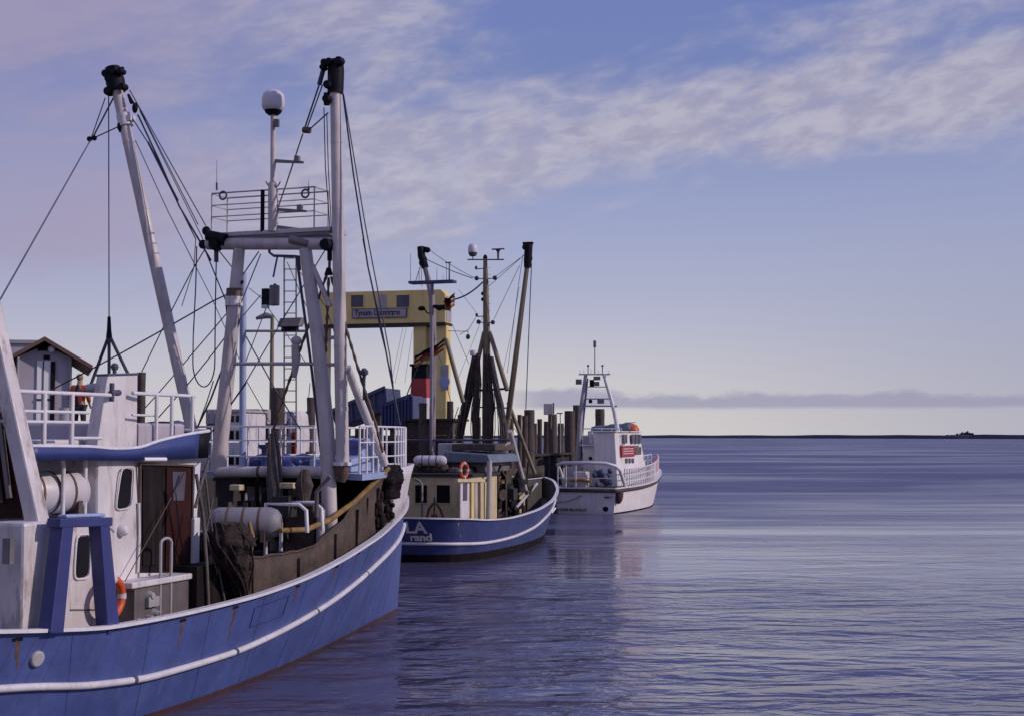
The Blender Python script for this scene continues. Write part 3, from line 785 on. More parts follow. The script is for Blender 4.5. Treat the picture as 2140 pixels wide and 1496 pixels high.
def rails(b, pts, heights, r=.022, post_r=.024, step=1.0, base=0):
    """posts along a polyline (base z in pts) with rails at the given heights"""
    pts = [Vector(p) for p in pts]
    for h in heights: b.path([p + V(0, 0, h) for p in pts], r if h != max(heights) else r * 1.25, 6)
    for a, c in zip(pts[:-1], pts[1:]):
        n = max(1, round((c - a).length / step))
        for i in range(n): q = a.lerp(c, i / n); b.tube(q + V(0, 0, base), q + V(0, 0, max(heights)), post_r, n=6)
    b.tube(pts[-1] + V(0, 0, base), pts[-1] + V(0, 0, max(heights)), post_r, n=6)

def net_bundle(b, pts, rads, n=14, rough=.28, seed=1, rows=26, strands=10, spread=1.3):
    rnd = random.Random(seed); pts = [Vector(p) for p in pts]; R = []
    ph = [rnd.uniform(0, 6.28) for _ in range(6)]
    for i in range(rows + 1):
        f = i / rows * (len(pts) - 1); k = min(int(f), len(pts) - 2); u = f - k
        c = pts[k].lerp(pts[k + 1], u); r = rads[k] * (1 - u) + rads[k + 1] * u
        R.append([c + V(math.cos(2 * math.pi * j / n), math.sin(2 * math.pi * j / n), 0) * r * (1 + rough * (math.sin(j * 2.1 + ph[0] + i * .35) * .5 + math.sin(j * 3.7 + ph[1] - i * .22) * .4 + rnd.uniform(-.35, .35))) + V(0, 0, rnd.uniform(-.03, .03)) for j in range(n)])
    b.grid(R, True, True); b.add(R[0], [tuple(range(n))]); b.add(R[-1], [tuple(range(n))])
    # loose strands down the bundle
    for j in range(strands):
        a = rnd.uniform(0, 6.28); kk = rnd.uniform(.95, spread); P = []
        for i in range(0, rows + 1, 3):
            f = i / rows * (len(pts) - 1); k = min(int(f), len(pts) - 2); u = f - k
            r = rads[k] * (1 - u) + rads[k + 1] * u
            P.append(pts[k].lerp(pts[k + 1], u) + V(math.cos(a + i * .05), math.sin(a + i * .05), 0) * r * kk * rnd.uniform(.92, 1.1))
        b.path(P, .018, 5)

def life_ring(frame, c, axis, R, label, group='orange life rings'):
    w = frame.world(c); fr = Frame(w.x, w.y, math.degrees(frame.th))
    o = thing('life_ring', fr, label, 'life ring', group)
    ax = axis
    b = MB(); b.torus((0, 0, c[2]), R, R * .24, ax, 32, 10); b.build('ring', M['orange'], o)
    for k in range(4):
        a = math.pi / 4 + k * math.pi / 2
        b = MB(); b.torus((0, 0, c[2]), R, R * .26, ax, 4, 10, a - .16, a + .16); b.build('white_band', M['raft'], o)
    return o

def block(b, c, r, axis=(0, 1, 0), w=.12):
    b.lathe(Vector(c) - Vector(axis).normalized() * w / 2, [(r * .85, 0), (r, w * .2), (r, w * .8), (r * .85, w)], 12, axis)

# ---- the blue trawler in front
def trawler():
    F = Frame(-8.83, 20.63, 20)
    o = thing('fishing_trawler', F, 'nearest blue hulled trawler with white wheelhouse, gantry and two raised booms', 'fishing boat', 'moored boats')
    wl = [(-2.2, 0), (-1.9, .8), (-1.0, 1.45), (.8, 1.78), (4, 1.78), (6.4, 1.55), (10.4, .92), (12.4, .58), (15, .22), (17.1, .015)]
    gw = [(-3.0, 0), (-2.75, 1.0), (-1.9, 1.85), (-.5, 2.4), (1.5, 2.62), (5, 2.64), (8, 2.55), (11, 2.22), (13, 1.76), (15, 1.14), (16.3, .62), (17.1, .26), (17.6, .02)]
    sh = [(-3, 2.06), (-1, 1.90), (.2, 1.78), (1.5, 1.68), (3, 1.66), (5, 1.69), (7, 1.80), (9, 2.02), (11, 2.27), (13, 2.50), (15, 2.68), (17.6, 2.9)]
    H = Hull(wl, gw, sh, e=.72)
    hull = H.shell().build('hull', M['hull_blue'], o)
    b = MB(); rows = [[H.pt(t, z, .006) for z in (-.5, -.1, .10)] for t in H.ts]
    b.grid(rows); b.grid([[V(-p.x, p.y, p.z) for p in r] for r in rows]); b.build('waterline_band', M['antifoul'], hull)
    H.cap(.15, .05).build('gunwale_cap', M['white_rail'], hull)
    H.lining(.95).build('bulwark_lining', M['brown_wall'], hull); H.deck(.92).build('deck', M['timber'], o)
    st = [(-3, 1.3), (-.3, 1.05), (1.2, .85), (2.8, .74), (5, .76), (6.6, .86), (9.6, 1.2), (12, 1.58), (13.5, 1.76), (18, 2.25)]
    sp = H.side_path(lambda t: H.pt(t, interp(st, H.top(t).y)), .03)
    b = MB(); b.path(sp, .056, 10); rub = b.build('rubbing_strake', M['strake'], o)
    b = MB()
    for y in (2.1, 5.2, 8.6, 11.6):
        t = H.t_of(y); p = H.pt(t, interp(st, y), .03); q = H.pt(t + .004, interp(st, y), .03); b = MB(); b.tube(p, q, .064); b.build('strake_joint', M['rope'], rub)
    # lighter scrapes on the stern quarter, a plate cover, a porthole
    b = MB(); rnd = random.Random(3)
    for i in range(13):
        y0 = -1.9 + i * .34 + rnd.uniform(-.1, .1); P = []
        for k in range(7):
            f = k / 6; z = 1.02 + .72 * f; P.append(H.pt(H.t_of(y0 + .45 * f), z, .002))
        b.path(P, .007, 4)
    b.build('scrape_mark', M['scuff'], hull)
    b = MB()
    for y in (.6, 2.4, 4.1, 5.9, 7.6, 9.4, 11.1, 12.8, 14.4, 15.8):
        t = H.t_of(y); zz = H.top(t).z; b.path([H.pt(t, .12 + (zz - .14) * k / 8, .0) for k in range(9)], .008, 4)
    tag(b.build('weld_seam', M['hull_blue'], hull), kind='stuff')
    p = F.at(55, 1377, x=2.3); t = H.t_of(p.y); c = H.pt(t, p.z, .0); n = (H.pt(t + .01, p.z) - H.pt(t - .01, p.z)).normalized(); nn = V(n.y, -n.x, -.2)
    b = MB(); b.lathe(c, [(.115, -.01), (.115, .035), (.09, .045)], 20, nn); b.build('porthole_cover', M['grey_light'], hull)
    rnd = random.Random(44)
    for y in (-.4, 3.3, 4.9, 7.2, 9.0, 10.3, 12.0, 13.7):
        t = H.t_of(y); zt_ = H.top(t).z - .12; dt = .0022
        b = MB(); b.add([H.pt(t - dt * 2, zt_, .004), H.pt(t + dt * 2, zt_, .004), H.pt(t + dt * 2, zt_ + .05, .004), H.pt(t - dt * 2, zt_ + .05, .004)], [(0, 1, 2, 3)]); sc_ = b.build('scupper', M['dark'], hull)
        L = rnd.uniform(.25, .6); rows = []
        for k in range(9):
            f = k / 8; wv = dt * (1 - .75 * f) * (1 + .3 * math.sin(k * 2.1 + y)); zz = zt_ - .005 - L * f; tt = t + dt * .25 * math.sin(k * 1.3 + y); rows.append([H.pt(tt - wv, zz, .0025), H.pt(tt + wv, zz, .0025)])
        b = MB(); b.grid(rows, False); b.build('rust_run', M['rust'], hull)
    b = MB(); t0 = H.t_of(5.6); t1 = H.t_of(6.9)
    for (ta, za, tb, zb_) in ((t0, 1.5, t1, 1.58), (t0, 1.15, t1, 1.2), (t0, 1.15, t0, 1.5), (t1, 1.2, t1, 1.58)):
        b.path([H.pt(ta + (tb - ta) * k / 5, za + (zb_ - za) * k / 5, .001) for k in range(6)], .012, 4)
    b.build('plate_seam', M['dark_blue'], hull)
    # raised white bow plating above the gunwale
    def upper(t, f, off=0):
        p = H.top(t); k = .05 + .10 * f
        return V(p.x + (k * f if p.x > .1 else k * f * p.x / .1) + off, p.y + .18 * f * max(0, (p.y - 15) / 2.6), p.z + .06 + (3.78 - p.z - .06) * f)
    ts = [H.t_of(13.0 + (17.6 - 13.0) * i / 30) for i in range(31)]
    b = MB(); rows = [[upper(t, f) for f in (0, .25, .5, .75, 1)] for t in ts]
    b.grid(rows); b.grid([[V(-p.x, p.y, p.z) for p in r] for r in rows]); b.build('bow_plating', M['white'], o, solid=.07)
    # whaleback
    tw = [H.t_of(10.45 + (17.6 - 10.45) * i / 36) for i in range(37)]; ZW = 3.70
    b = MB(); rr = [[V(s * (upper(t, .9).x if H.top(t).y > 13 else H.top(t).x - .02), H.top(t).y, ZW + .05 * math.cos(s * 1.5)) for s in (-1, -.5, 0, .5, 1)] for t in tw]
    b.grid(rr); lo = [[p - V(0, 0, .13) for p in r] for r in rr]; b.grid(lo)
    b.grid([[a[0], c[0]] for a, c in zip(rr, lo)], False); b.grid([[a[-1], c[-1]] for a, c in zip(rr, lo)], False); b.grid([rr[0], lo[0]], False)
    wb = b.build('whaleback', M['light_blue'], o)
    b = MB(); b.prism([V(-.9, 12.4, .9), V(.9, 12.4, .9), V(1.75, 12.4, 2.4), V(1.78, 12.4, 3.58), V(-1.78, 12.4, 3.58), V(-1.75, 12.4, 2.4)], (0, .1, 0)); b.build('forecastle_bulkhead', M['dark'], o)
    b = MB(); g = lambda px, py, y=10.2: F.at(px, py, y=y)
    # breakwater wall sweeping up to the bow
    bt = [(4.2, 2.36), (5.1, 2.36), (6.75, 2.27), (8.35, 2.27), (9.97, 2.64), (10.84, 2.99), (11.77, 3.39), (12.9, 3.66)]
    rows = []
    for i in range(41):
        y = 5.9 + (13.0 - 5.9) * i / 40; v = interp([(4.2, 2.05), (8, 2.0), (11, 1.86), (13.1, 1.80)], y); zt = interp(bt, y) + .012 * math.sin(y * 9)
        rows.append([V(min(v, H.pt(H.t_of(y), 1.0 + (zt - 1.0) * z).x - .14) + .02 * math.sin(y * 5 + z), y, 1.0 + (zt - 1.0) * z) for z in (0, .25, .5, .75, 1)])
    b = MB(); b.grid(rows); wall = b.build('breakwater_wall', M['brown_wall'], o, solid=.05)
    b = MB()
    for y in (6.4, 8.2, 9.9, 11.0, 11.5, 12.1, 12.6):
        v = interp([(4.2, 2.05), (8, 2.0), (11, 1.86), (13.1, 1.80)], y) + .06; b = MB(); v0 = min(v, H.pt(H.t_of(y), 1.6).x - .1); b.bar((v0, y, 1.6), (min(v, H.pt(H.t_of(y), 2.4).x - .06), y, interp(bt, y) - .12), .04, .06); b.build('stiffener', M['brown_wall'], wall)
    b = MB(); b.path([r[-1] + V(.02, 0, .01) for r in rows], .028, 6); b.build('top_rim', M['brown_wall'], wall)
    rnd = random.Random(11); b = MB()
    for k in range(30): b.ball((1.86 + rnd.uniform(-.05, .08), 12.35 + rnd.uniform(-.35, .45), 2.5 + rnd.uniform(0, .75)), rnd.uniform(.04, .10), 7, (1, 1, rnd.uniform(.8, 2.2)))
    b.build('hanging_gear', M['dark'], wall)
    # pipe across the whaleback edge
    pa, pb = g(452, 985, 10.15), g(677, 985, 10.15)
    b = MB(); b.tube(pa, pb, .115, n=14); pipe = b.build('cross_pipe', M['spar'], o)
    pc = g(543, 985, 10.15); b = MB(); b.tube(pc - V(.03, 0, 0), pc + V(.03, 0, 0), .125, n=14); b.build('pipe_clamp', M['wood'], pipe)
    # whaleback railing (posts and three rails), both sides of the foredeck
    def wbpt(px, py, **k): p = F.at(px, py, **k); return p
    edge = []
    for i in range(13):
        y = 10.55 + (16.4 - 10.55) * i / 12; t = H.t_of(y); edge.append(V(max(.12, (upper(t, .9).x if y > 13 else H.top(t).x) - .12), y, ZW))
    b = MB(); rails(b, edge, (.34, .66, 1.0), .020, .024, 1.1); b.build('bow_rail', M['white_rail'], o)
    b = MB(); rails(b, [V(-p.x, p.y, p.z) for p in edge], (.34, .66, 1.0), .020, .024, 1.1); b.build('bow_rail', M['white_rail'], o)
    b = MB(); rails(b, [V(-2.1, 10.55, ZW), V(1.1, 10.55, ZW)], (.36, .7, 1.0), .018, .022, .8); b.build('bow_rail', M['white_rail'], o)
    # skylight on the foredeck
    p0, p1 = F.at(722, 985, y=11.2), F.at(800, 985, y=11.2)
    x0, x1 = .75, 1.75; b = MB(); b.prism([V(x0, 11.0, ZW + .03), V(x0, 12.4, ZW + .03), V(x0, 12.4, ZW + .75), V(x0, 11.85, ZW + .75), V(x0, 11.4, ZW + .34), V(x0, 11.0, ZW + .30)], (x1 - x0, 0, 0)); sk = b.build('hatch_house', M['light_blue'], o, bevel=.02)
    b = MB(); d = V(0, .45, .41).normalized(); n = V(0, -.41, .45).normalized() * .004
    a = V(x0 + .08, 11.4, ZW + .34) + d * .06 + n; c = a + d * .48; b.add([a, a + V(x1 - x0 - .16, 0, 0), c + V(x1 - x0 - .16, 0, 0), c], [(0, 1, 2, 3)]); b.build('window', M['dark_blue'], sk)
    rnd = random.Random(5); b = MB()
    for k in range(14): b.ball((rnd.uniform(-.9, .55), 11.2 + rnd.uniform(0, 1.2), ZW + .12 + rnd.uniform(0, .12)), rnd.uniform(.12, .26), 8, (1.3, 1, .8))
    b.build('rope_heap', M['dark_blue'], o)
    b = MB(); q0, q1 = g(603, 985, 11.6), g(672, 958, 11.6); b.box(q0.x, q1.x, 11.6, 12.2, ZW + .03, q1.z); b.build('deck_locker', M['trim_blue'], o, bevel=.03)
    b = MB(); q0 = g(648, 985, 11.3); net_bundle(b, [V(q0.x - .5, 11.3, ZW + .1), V(q0.x - .1, 11.35, ZW + .14), V(q0.x + .3, 11.3, ZW + .1)], [.1, .16, .1], seed=77, rough=.3); b.build('white_tarpaulin', M['raft'], o)
    b = MB(); b.lathe((-.35, 11.1, ZW + .05), [(.18, 0), (.18, .08), (.12, .12), (.12, .45), (.2, .5), (.2, .56)], 14); b.build('bollard', M['trim_blue'], o)

    # gantry ---------------------------------------------------------
    gy = 10.2
    gan = lambda nm, mb, mat, **k: mb.build(nm, mat, o, **k)
    b = MB(); b.path([g(455, 985), g(478, 760), g(500, 520)], [.17, .155, .125], 14); leg = gan('gantry_leg', b, M['spar'])
    b = MB(); c = g(489, 630); b.path([c - V(0, 0, .1), c + V(0, 0, .1)], .19, 14); b.build('leg_collar', M['white'], leg)
    b = MB(); c = g(490, 612); b.path([c - V(0, 0, .08), c + V(0, 0, .09)], .175, 14); b.build('leg_band', M['wood'], leg)
    b = MB(); b.path([g(690, 1120), g(683, 900), g(664, 700), g(638, 520)], [.165, .16, .155, .135], 14); gan('gantry_leg', b, M['spar'])
    b = MB(); b.tube(g(434, 510), g(694, 510), .13, n=14); bar = gan('gantry_crossbar', b, M['spar'])
    for px in (452, 684): b = MB(); c = g(px, 512, gy - .1); block(b, c, .13, (0, 1, 0), .3); b.build('end_sheave', M['black'], bar)
    b = MB(); c = g(625, 505, gy - .12); b.path([c - V(.2, 0, -.06), c + V(.2, 0, -.06)], [.1, .07], 8); b.build('pipe_bracket', M['grey'], bar)
    b = MB(); c = g(455, 503, gy - .1); b.path([c - V(.25, 0, -.12), c + V(.2, 0, 0)], [.12, .14], 8); b.build('pipe_bracket', M['black'], bar)
    # sheaves on arms at the port end
    for (a, e, px, py) in (((436, 487), (452, 497), 431, 483), ((430, 511), (448, 513), 424, 511)):
        b = MB(); b.tube(g(*a), g(*e), .05); arm = gan('sheave_arm', b, M['black']); b = MB(); b.ball(g(px, py), .105, 12, (1, .6, 1)); b.build('sheave', M['black'], arm)
    # lookout platform
    pl, pr = g(441, 491), g(672, 493); zf = pl.z
    b = MB(); b.box(pl.x, pr.x + .22, gy - .05, gy + .75, zf - .06, zf + .03); plat = gan('lookout_platform', b, M['spar'], bevel=.01)
    b = MB(); b.box(pl.x + .05, pr.x + .15, gy - .02, gy + .7, zf - .12, zf - .062); b.build('platform_frame', M['grey'], plat)
    xl, xr = g(443, 400).x, g(657, 400).x; zt = g(550, 398).z; h = zt - zf; dy = .62
    b = MB()
    for k in (1, .71, .43): b.path([(xl, gy + dy, zf + h * k), (xl, gy, zf + h * k), (xr, gy, zf + h * k), (xr + .02, gy + dy, zf + h * k), (xl, gy + dy, zf + h * k)], .013 if k < 1 else .018, 6)
    for x in (xl, xl + (xr - xl) * .5, xr):
        b.tube((x, gy, zf), (x, gy, zt), .016); b.tube((x + .01, gy + dy, zf), (x + .01, gy + dy, zt), .016)
    rail = gan('platform_rail', b, M['spar_grey'])
    b = MB(); q = g(550, 400); b.tube((q.x, gy - .02, zf), (q.x, gy - .02, zt), .045); b.build('rail_post', M['black'], rail)
    for px, py in ((466, 409), (638, 405)):
        b = MB(); c = g(px, py, gy - .02); b.torus(c, .085, .022, (0, 1, 0), 18, 6); b.build('lamp_ring', M['rope'], rail)
    for px, ya, yb in ((453, 335, 398), (645, 378, 398)):
        b = MB(); a = g(px, yb); c = g(px, ya); b.tube(a, a.lerp(c, .25), .022); b.tube(a, c, .008, .004, 5); b.build('whip_antenna', M['rope'], rail)
    # radome mast
    b = MB(); b.path([(*g(571, 495).xy, zf), g(571, 385), g(571, 380), g(571, 235)], [.11, .11, .065, .055], 12); mast = gan('radome_mast', b, M['spar'])
    c = g(571, 238); k = g(571, 188).z - c.z
    b = MB(); b.lathe(c, [(.10, 0), (.14, .06 * k), (.22, .18 * k), (.245, .3 * k), (.245, .62 * k), (.22, .8 * k), (.16, .92 * k), (.06, .995 * k), (.01, k)], 24); rd = b.build('radome', M['raft'], mast)
    b = MB(); b.lathe(c - V(0, 0, .03), [(.11, 0), (.17, .05), (.19, .10)], 20); b.build('radome_base', M['black'], rd)
    for (xa, xb, py, up) in ((576, 634, 337, 1), (580, 640, 439, 1), (580, 636, 475, 0)):
        b = MB(); a, e = g(xa, py), g(xb, py + (3 if up else 6)); b.bar(a, e, .05, .075, w2=.05, h2=.045)
        if up: q = a.lerp(e, .78); b.box(q.x - .05, q.x + .05, q.y - .05, q.y + .05, q.z, q.z + .13)
        b.build('light_arm', M['grey'], mast)
    b = MB()
    for sx in (-1, 1):
        P = [g(571 + sx * (4 + 11 * math.sin(i / 6 * 1.57)), 392 - 6 * (1 - math.cos(i / 6 * 3.1)), gy - .05) for i in range(7)]; b.path(P, .014, 5)
    b.build('horn_bracket', M['rope'], mast)
    b = MB(); c = g(576, 258, gy - .06); b.box(c.x - .03, c.x + .07, c.y - .05, c.y + .05, c.z - .08, c.z + .08); b.build('mast_lamp', M['grey'], mast)
    # secondary posts and bars
    b = MB(); b.tube(g(507, 975, 11), g(508, 570, 11), .075, n=12); gan('rear_post', b, M['light_blue'])
    b = MB(); b.tube(g(508, 692, 11), g(640, 692, 11), .03); gan('tie_bar', b, M['spar_grey'])
    b = MB(); b.tube(g(488, 760), g(690, 760), .04); gan('tie_bar', b, M['spar_grey'])
    b = MB(); b.tube(g(652, 555), g(690, 640), .06); gan('gantry_brace', b, M['spar'])
    b = MB(); b.tube(g(726, 768), g(803, 968, 12.3), .085, .10); gan('gantry_brace', b, M['white'])
    # ladder
    b = MB()
    xa, xb = 594, 619
    for px in (xa, xb): b.tube(g(px, 535, 10.9), g(px, 935, 10.9), .017, n=6)
    for i in range(18): py = 540 + i * 23; b.tube(g(xa, py, 10.9), g(xb, py, 10.9), .011, n=5)
    gan('ladder', b, M['grey'])
    b = MB(); b.path([g(563, 500), g(563, 528), g(572, 535), g(612, 536), g(624, 536), g(627, 565)], .03, 8); gan('cable_conduit', b, M['rope'])
    # floodlight
    b = MB(); c = g(608, 674, 10.5); b.prism([V(c.x - .27, c.y, c.z + .1), V(c.x + .27, c.y, c.z + .1), V(c.x + .27, c.y - .15, c.z - .1), V(c.x - .27, c.y - .15, c.z - .1)], (0, .2, 0)); fl = gan('floodlight', b, M['grey'], bevel=.02)
    b = MB()
    for k in range(5): b.box(c.x - .16 + k * .08 - .02, c.x - .16 + k * .08 + .02, c.y - .1, c.y + .02, c.z - .19, c.z - .1)
    b.build('lamp_fin', M['black'], fl)
    # hanging blocks
    c = g(566, 618); b = MB(); b.path([g(580, 535), g(571, 580)], .02, 6); hb = gan('hanging_block', b, M['rope'])
    b = MB(); b.torus(c + V(.0, 0, .1), .13, .06, (0, 1, 0), 16, 8, -.2, 3.4); b.box(c.x - .19, c.x - .05, c.y - .06, c.y + .06, c.z - .2, c.z + .15); b.build('block_shackle', M['black'], hb)
    b = MB(); b.box(c.x + .0, c.x + .19, c.y - .09, c.y + .07, c.z - .22, c.z + .22); b.build('block_cheek', M['grey'], hb, bevel=.03)
    b = MB(); b.box(c.x - .19, c.x - .06, c.y - .065, c.y + .065, c.z - .27, c.z - .2); b.build('block_foot', M['raft'], hb)
    c = g(619, 740); b = MB(); b.ball(c + V(0, 0, .28), .13, 12, (1, .6, .8)); hb = gan('hanging_block', b, M['spar_grey'])
    b = MB(); b.path([c + V(-.02, 0, .2), c + V(.0, 0, -.1), c + V(-.04, 0, -.5)], [.09, .1, .05], 8); b.build('block_strop', M['spar_grey'], hb)

    # booms ----------------------------------------------------------
    def boom(foot, top, r0, r1, mat, head):
        b = MB(); f, t = g(*foot), g(*top); b.path([f, f.lerp(t, .5), t], [r0, (r0 + r1) / 2 * 1.04, r1], 14); bm = gan('boom', b, mat)
        for fr_ in (.14, .31, .5, .68, .86):
            c = f.lerp(t, fr_); dd_ = (t - f).normalized() * .03; rr_ = (r0 + (r1 - r0) * fr_) * 1.055; b = MB(); b.path([c - dd_, c + dd_], rr_, 14); b.build('weld_band', mat, bm)
        return bm, f, t
    bm, f0, t0 = boom((420, 985), (245, 190), .125, .125, M['spar'], 0)
    d = (t0 - f0).normalized()
    b = MB(); b.path([t0 - d * .02, t0 + d * .22, t0 + d * .55], [.20, .22, .17], 10)
    for (px, py, r) in ((223, 155, .09), (240, 148, .10), (230, 165, .10), (228, 192, .10), (258, 182, .08), (254, 150, .07), (238, 143, .05)): block(b, g(px, py, gy - .12), r, (0, 1, 0), .2)
    b.path([g(222, 152), g(222, 168)], .03, 6); b.path([g(232, 145), g(258, 143)], .035, 6)
    b.build('boom_head', M['black'], bm)
    q = g(261, 252); b = MB(); b.path([q - d * .14, q + d * .14], .165, 12); b.box(q.x, q.x + .22, q.y - .1, q.y + .1, q.z - .03, q.z + .1); b.build('boom_collar', M['white'], bm)
    b = MB(); c = g(251, 266, gy - .1); b.lathe(c - V(0, 0, .12), [(.02, 0), (.07, .1), (.06, .2)], 10); b.build('lead_block', M['black'], bm)
    b = MB(); b.ball(g(282, 226), .085, 10, (.8, .7, 1.5)); b.path([g(268, 198), g(276, 216)], [.03, .05], 6); b.build('lead_block', M['black'], bm)
    b2, f1, t1 = boom((716, 965), (701, 190), .14, .115, M['spar'], 0)
    b = MB(); b.path([g(701, 195), g(702, 150), g(702, 126)], [.17, .175, .16], 12)
    for (px, py, r) in ((680, 132, .08), (676, 142, .06), (690, 130, .08), (710, 128, .09), (686, 178, .09), (684, 208, .09)): block(b, g(px, py, gy - .15), r, (0, 1, 0), .2)
    b.path([g(672, 133), g(715, 128)], .05, 8); b.path([g(683, 195), g(683, 220)], .07, 8); b.build('boom_head', M['black'], b2)
    b = MB(); c = g(715, 970); b.path([c - V(0, 0, .02), c + V(0, 0, .05)], .2, 14); b.build('heel_collar', M['white'], b2)
    b = MB(); b.path([c - V(0, 0, .03), c - V(0, 0, .22), c - V(.02, 0, .36)], [.15, .14, .08], 12); b.build('heel_joint', M['wood'], b2)

    # rigging --------------------------------------------------------
    def rope(pts, r=.012, mat='rope', y=gy, s=0, name='rigging_rope'):
        P = [g(*p[:2], p[2] if len(p) > 2 else y) for p in pts]
        if s and len(P) == 2: P = sag(P[0], P[1], s)
        b = MB(); b.path(P, r, 6); return gan(name, b, M[mat])
    # port boom
    rope([(220, 205), (191, 288)]); rope([(237, 205), (194, 288)], .018); rope([(196, 289), (250, 264)], .014)
    b = MB(); 
    for px, py in ((187, 291), (197, 289)): b.ball(g(px, py), .065, 8)
    gan('rigging_joint', b, M['black'])
    p0 = g(190, 292); p1 = F.at(0, 627, y=1.5); b = MB(); b.path([p0, p0.lerp(p1, .5), p1 + (p1 - p0) * .14], .016, 6); gan('rigging_rope', b, M['rope'])
    rope([(227, 200), (228, 666)], .013, 'wire_blue')
    b = MB(); b.path([g(228, 662), g(228, 690), g(228, 706)], [.035, .05, .07], 8); gan('turnbuckle', b, M['black'])
    for e in ((189, 806), (228, 800), (268, 782)): rope([(228, 700), e], .036, 'rope', name='bridle_chain')
    b = MB(); a, c = g(184, 812), g(240, 806); b.tube(a, c + V(.1, 0, 0), .11, n=14); gan('trawl_beam', b, M['grey_light'])
    rope([(271, 189), (430, 472)]); rope([(289, 223), (414, 470)], .011); rope([(288, 240), (330, 330), (375, 432), (441, 545)], .020)
    rope([(278, 250), (308, 297), (409, 500)], .013); rope([(283, 294), (350, 440), (408, 555)], .010); rope([(309, 297), (372, 420)], .022)
    rope([(292, 232), (424, 500)], .009)
    # loop hanging from the crossbar end
    rope([(411, 515), (409, 600), (404, 700)] + [(426 - 23 * math.cos(k * math.pi / 12), 757 + 51 * math.sin(k * math.pi / 12)) for k in range(13)] + [(450, 640), (452, 545)], .014, 'wire_blue')
    b = MB(); b.path([g(452, 523), g(452, 548)], .05, 8); gan('rigging_joint', b, M['rope'])
    for pts, r in (([(428, 522), (474, 634)], .014), ([(430, 518), (400, 568), (352, 662), (296, 777)], .012), ([(474, 616), (446, 629), (366, 675), (255, 737), (163, 786), (100, 818)], .016),
                   ([(480, 648), (446, 688), (332, 820), (303, 852)], .012), ([(474, 700), (446, 737), (394, 801), (301, 906)], .013), ([(446, 795), (432, 840), (412, 893)], .012),
                   ([(503, 665), (470, 755), (440, 835), (412, 893)], .020), ([(541, 526), (508, 574)], .013), ([(545, 531), (514, 608), (470, 720), (448, 900)], .012), ([(545, 617), (508, 660)], .010),
                   ([(514, 703), (572, 808), (628, 897)], .014), ([(680, 522), (594, 663), (514, 798), (446, 897)], .012), ([(557, 642), (514, 755)], .010), ([(515, 795), (563, 880)], .009),
                   ([(458, 525), (488, 563)], .012), ([(520, 602), (545, 622), (600, 700), (640, 760)], .008), ([(400, 540), (440, 618), (500, 750)], .008), ([(409, 500), (405, 560), (380, 640)], .009),
                   ([(620, 538), (640, 685), (652, 777), (671, 945)], .030), ([(628, 570), (680, 640), (700, 700)], .008), ([(600, 548), (640, 640)], .008), ([(515, 800), (440, 905)], .012), ([(648, 800), (642, 860)], .008)):
        rope(pts, r)
    b = MB(); b.path([g(508, 588), g(490, 603), g(474, 616)], [.03, .065, .03], 8); gan('rigging_joint', b, M['black'])
    rope([(474, 640), (486, 760), (462, 985)], .03, 'rope_brown'); rope([(498, 655), (484, 790), (470, 880), (452, 980)], .024, 'rope_brown')
    # starboard boom
    rope([(676, 145), (667, 178)], .05); rope([(668, 175), (637, 268)], .018); rope([(674, 178), (641, 270)], .014); rope([(686, 236), (648, 270)], .015)
    b = MB(); b.path([g(634, 272), g(648, 273)], .07, 8); gan('rigging_joint', b, M['wood'])
    rope([(633, 280), (600, 380), (563, 487)], .015)
    rope([(677, 225), (680, 350), (690, 485)], .011); rope([(683, 240), (686, 350), (693, 485)], .010)
    rope([(716, 192), (738, 361), (769, 558), (800, 700), (836, 888)], .017); rope([(718, 197), (745, 361), (763, 469), (790, 610), (815, 745), (830, 886)], .013); rope([(758, 500), (795, 690), (822, 800)], .010)
    b = MB(); b.path([g(689, 520), g(689, 545)], .055, 8); b.path([g(687, 560), g(687, 575)], [.05, .1], 8); gan('turnbuckle', b, M['black'])
    rope([(690, 500), (688, 570)], .03)
    for pts in ([(684, 572), (643, 685), (594, 826), (554, 950)], [(692, 578), (720, 675), (741, 746), (760, 808), (785, 885), (800, 945)], [(687, 580), (684, 654), (677, 808), (674, 945)]):
        P = [g(*p) for p in pts]; L = []
        for a, c in zip(P[:-1], P[1:]):
            n = max(2, int((c - a).length / .11)); L += [a.lerp(c, i / n) for i in range(n)]
        L.append(P[-1]); b = MB(); b.path(L, [.036 if i % 2 else .022 for i in range(len(L))], 6); gan('bridle_chain', b, M['rope_brown'])
    b = MB(); q = g(761, 785); b.lathe(q - V(0, 0, .1), [(.03, 0), (.04, .1), (.09, .14), (.09, .2), (.03, .26)], 10); b.tube(q - V(0, 0, .5), q, .03); gan('signal_lamp', b, M['rope'])

    # wheelhouse -----------------------------------------------------
    wx = 1.42; y0, y1, zr = 2.70, 5.60, 4.22
    b = MB(); b.prism([V(-wx, y0 + .1, .9), V(wx, y0 + .1, .9), V(wx, y0, 3.2), V(wx - .05, y0 + .05, zr), V(-wx + .05, y0 + .05, zr), V(-wx, y0, 3.2)], (0, y1 - y0, 0)); wh = b.build('wheelhouse', M['white'], o, bevel=.05)
    W_ = lambda px, py, x=wx: F.at(px, py, x=x)
    def plate(nm, pix, x, th, mat, par, bev=0):
        b = MB(); b.prism([W_(*p, x) for p in pix], (th, 0, 0)); return b.build(nm, mat, par, bevel=bev)
    # slanted side window with rounded corners
    def rounded(pts, r=.25):
        out = []; n = len(pts)
        for i in range(n):
            p = Vector((*pts[i], 0)); a = Vector((*pts[i - 1], 0)); c = Vector((*pts[(i + 1) % n], 0))
            for k in range(5):
                u = k / 4; q0 = p.lerp(a, r * (1 - u)); q1 = p.lerp(c, r * u); out.append(tuple(((q0 + q1) / 2 if 0 < u < 1 else (q0 if u == 0 else q1)).xy))
        return out
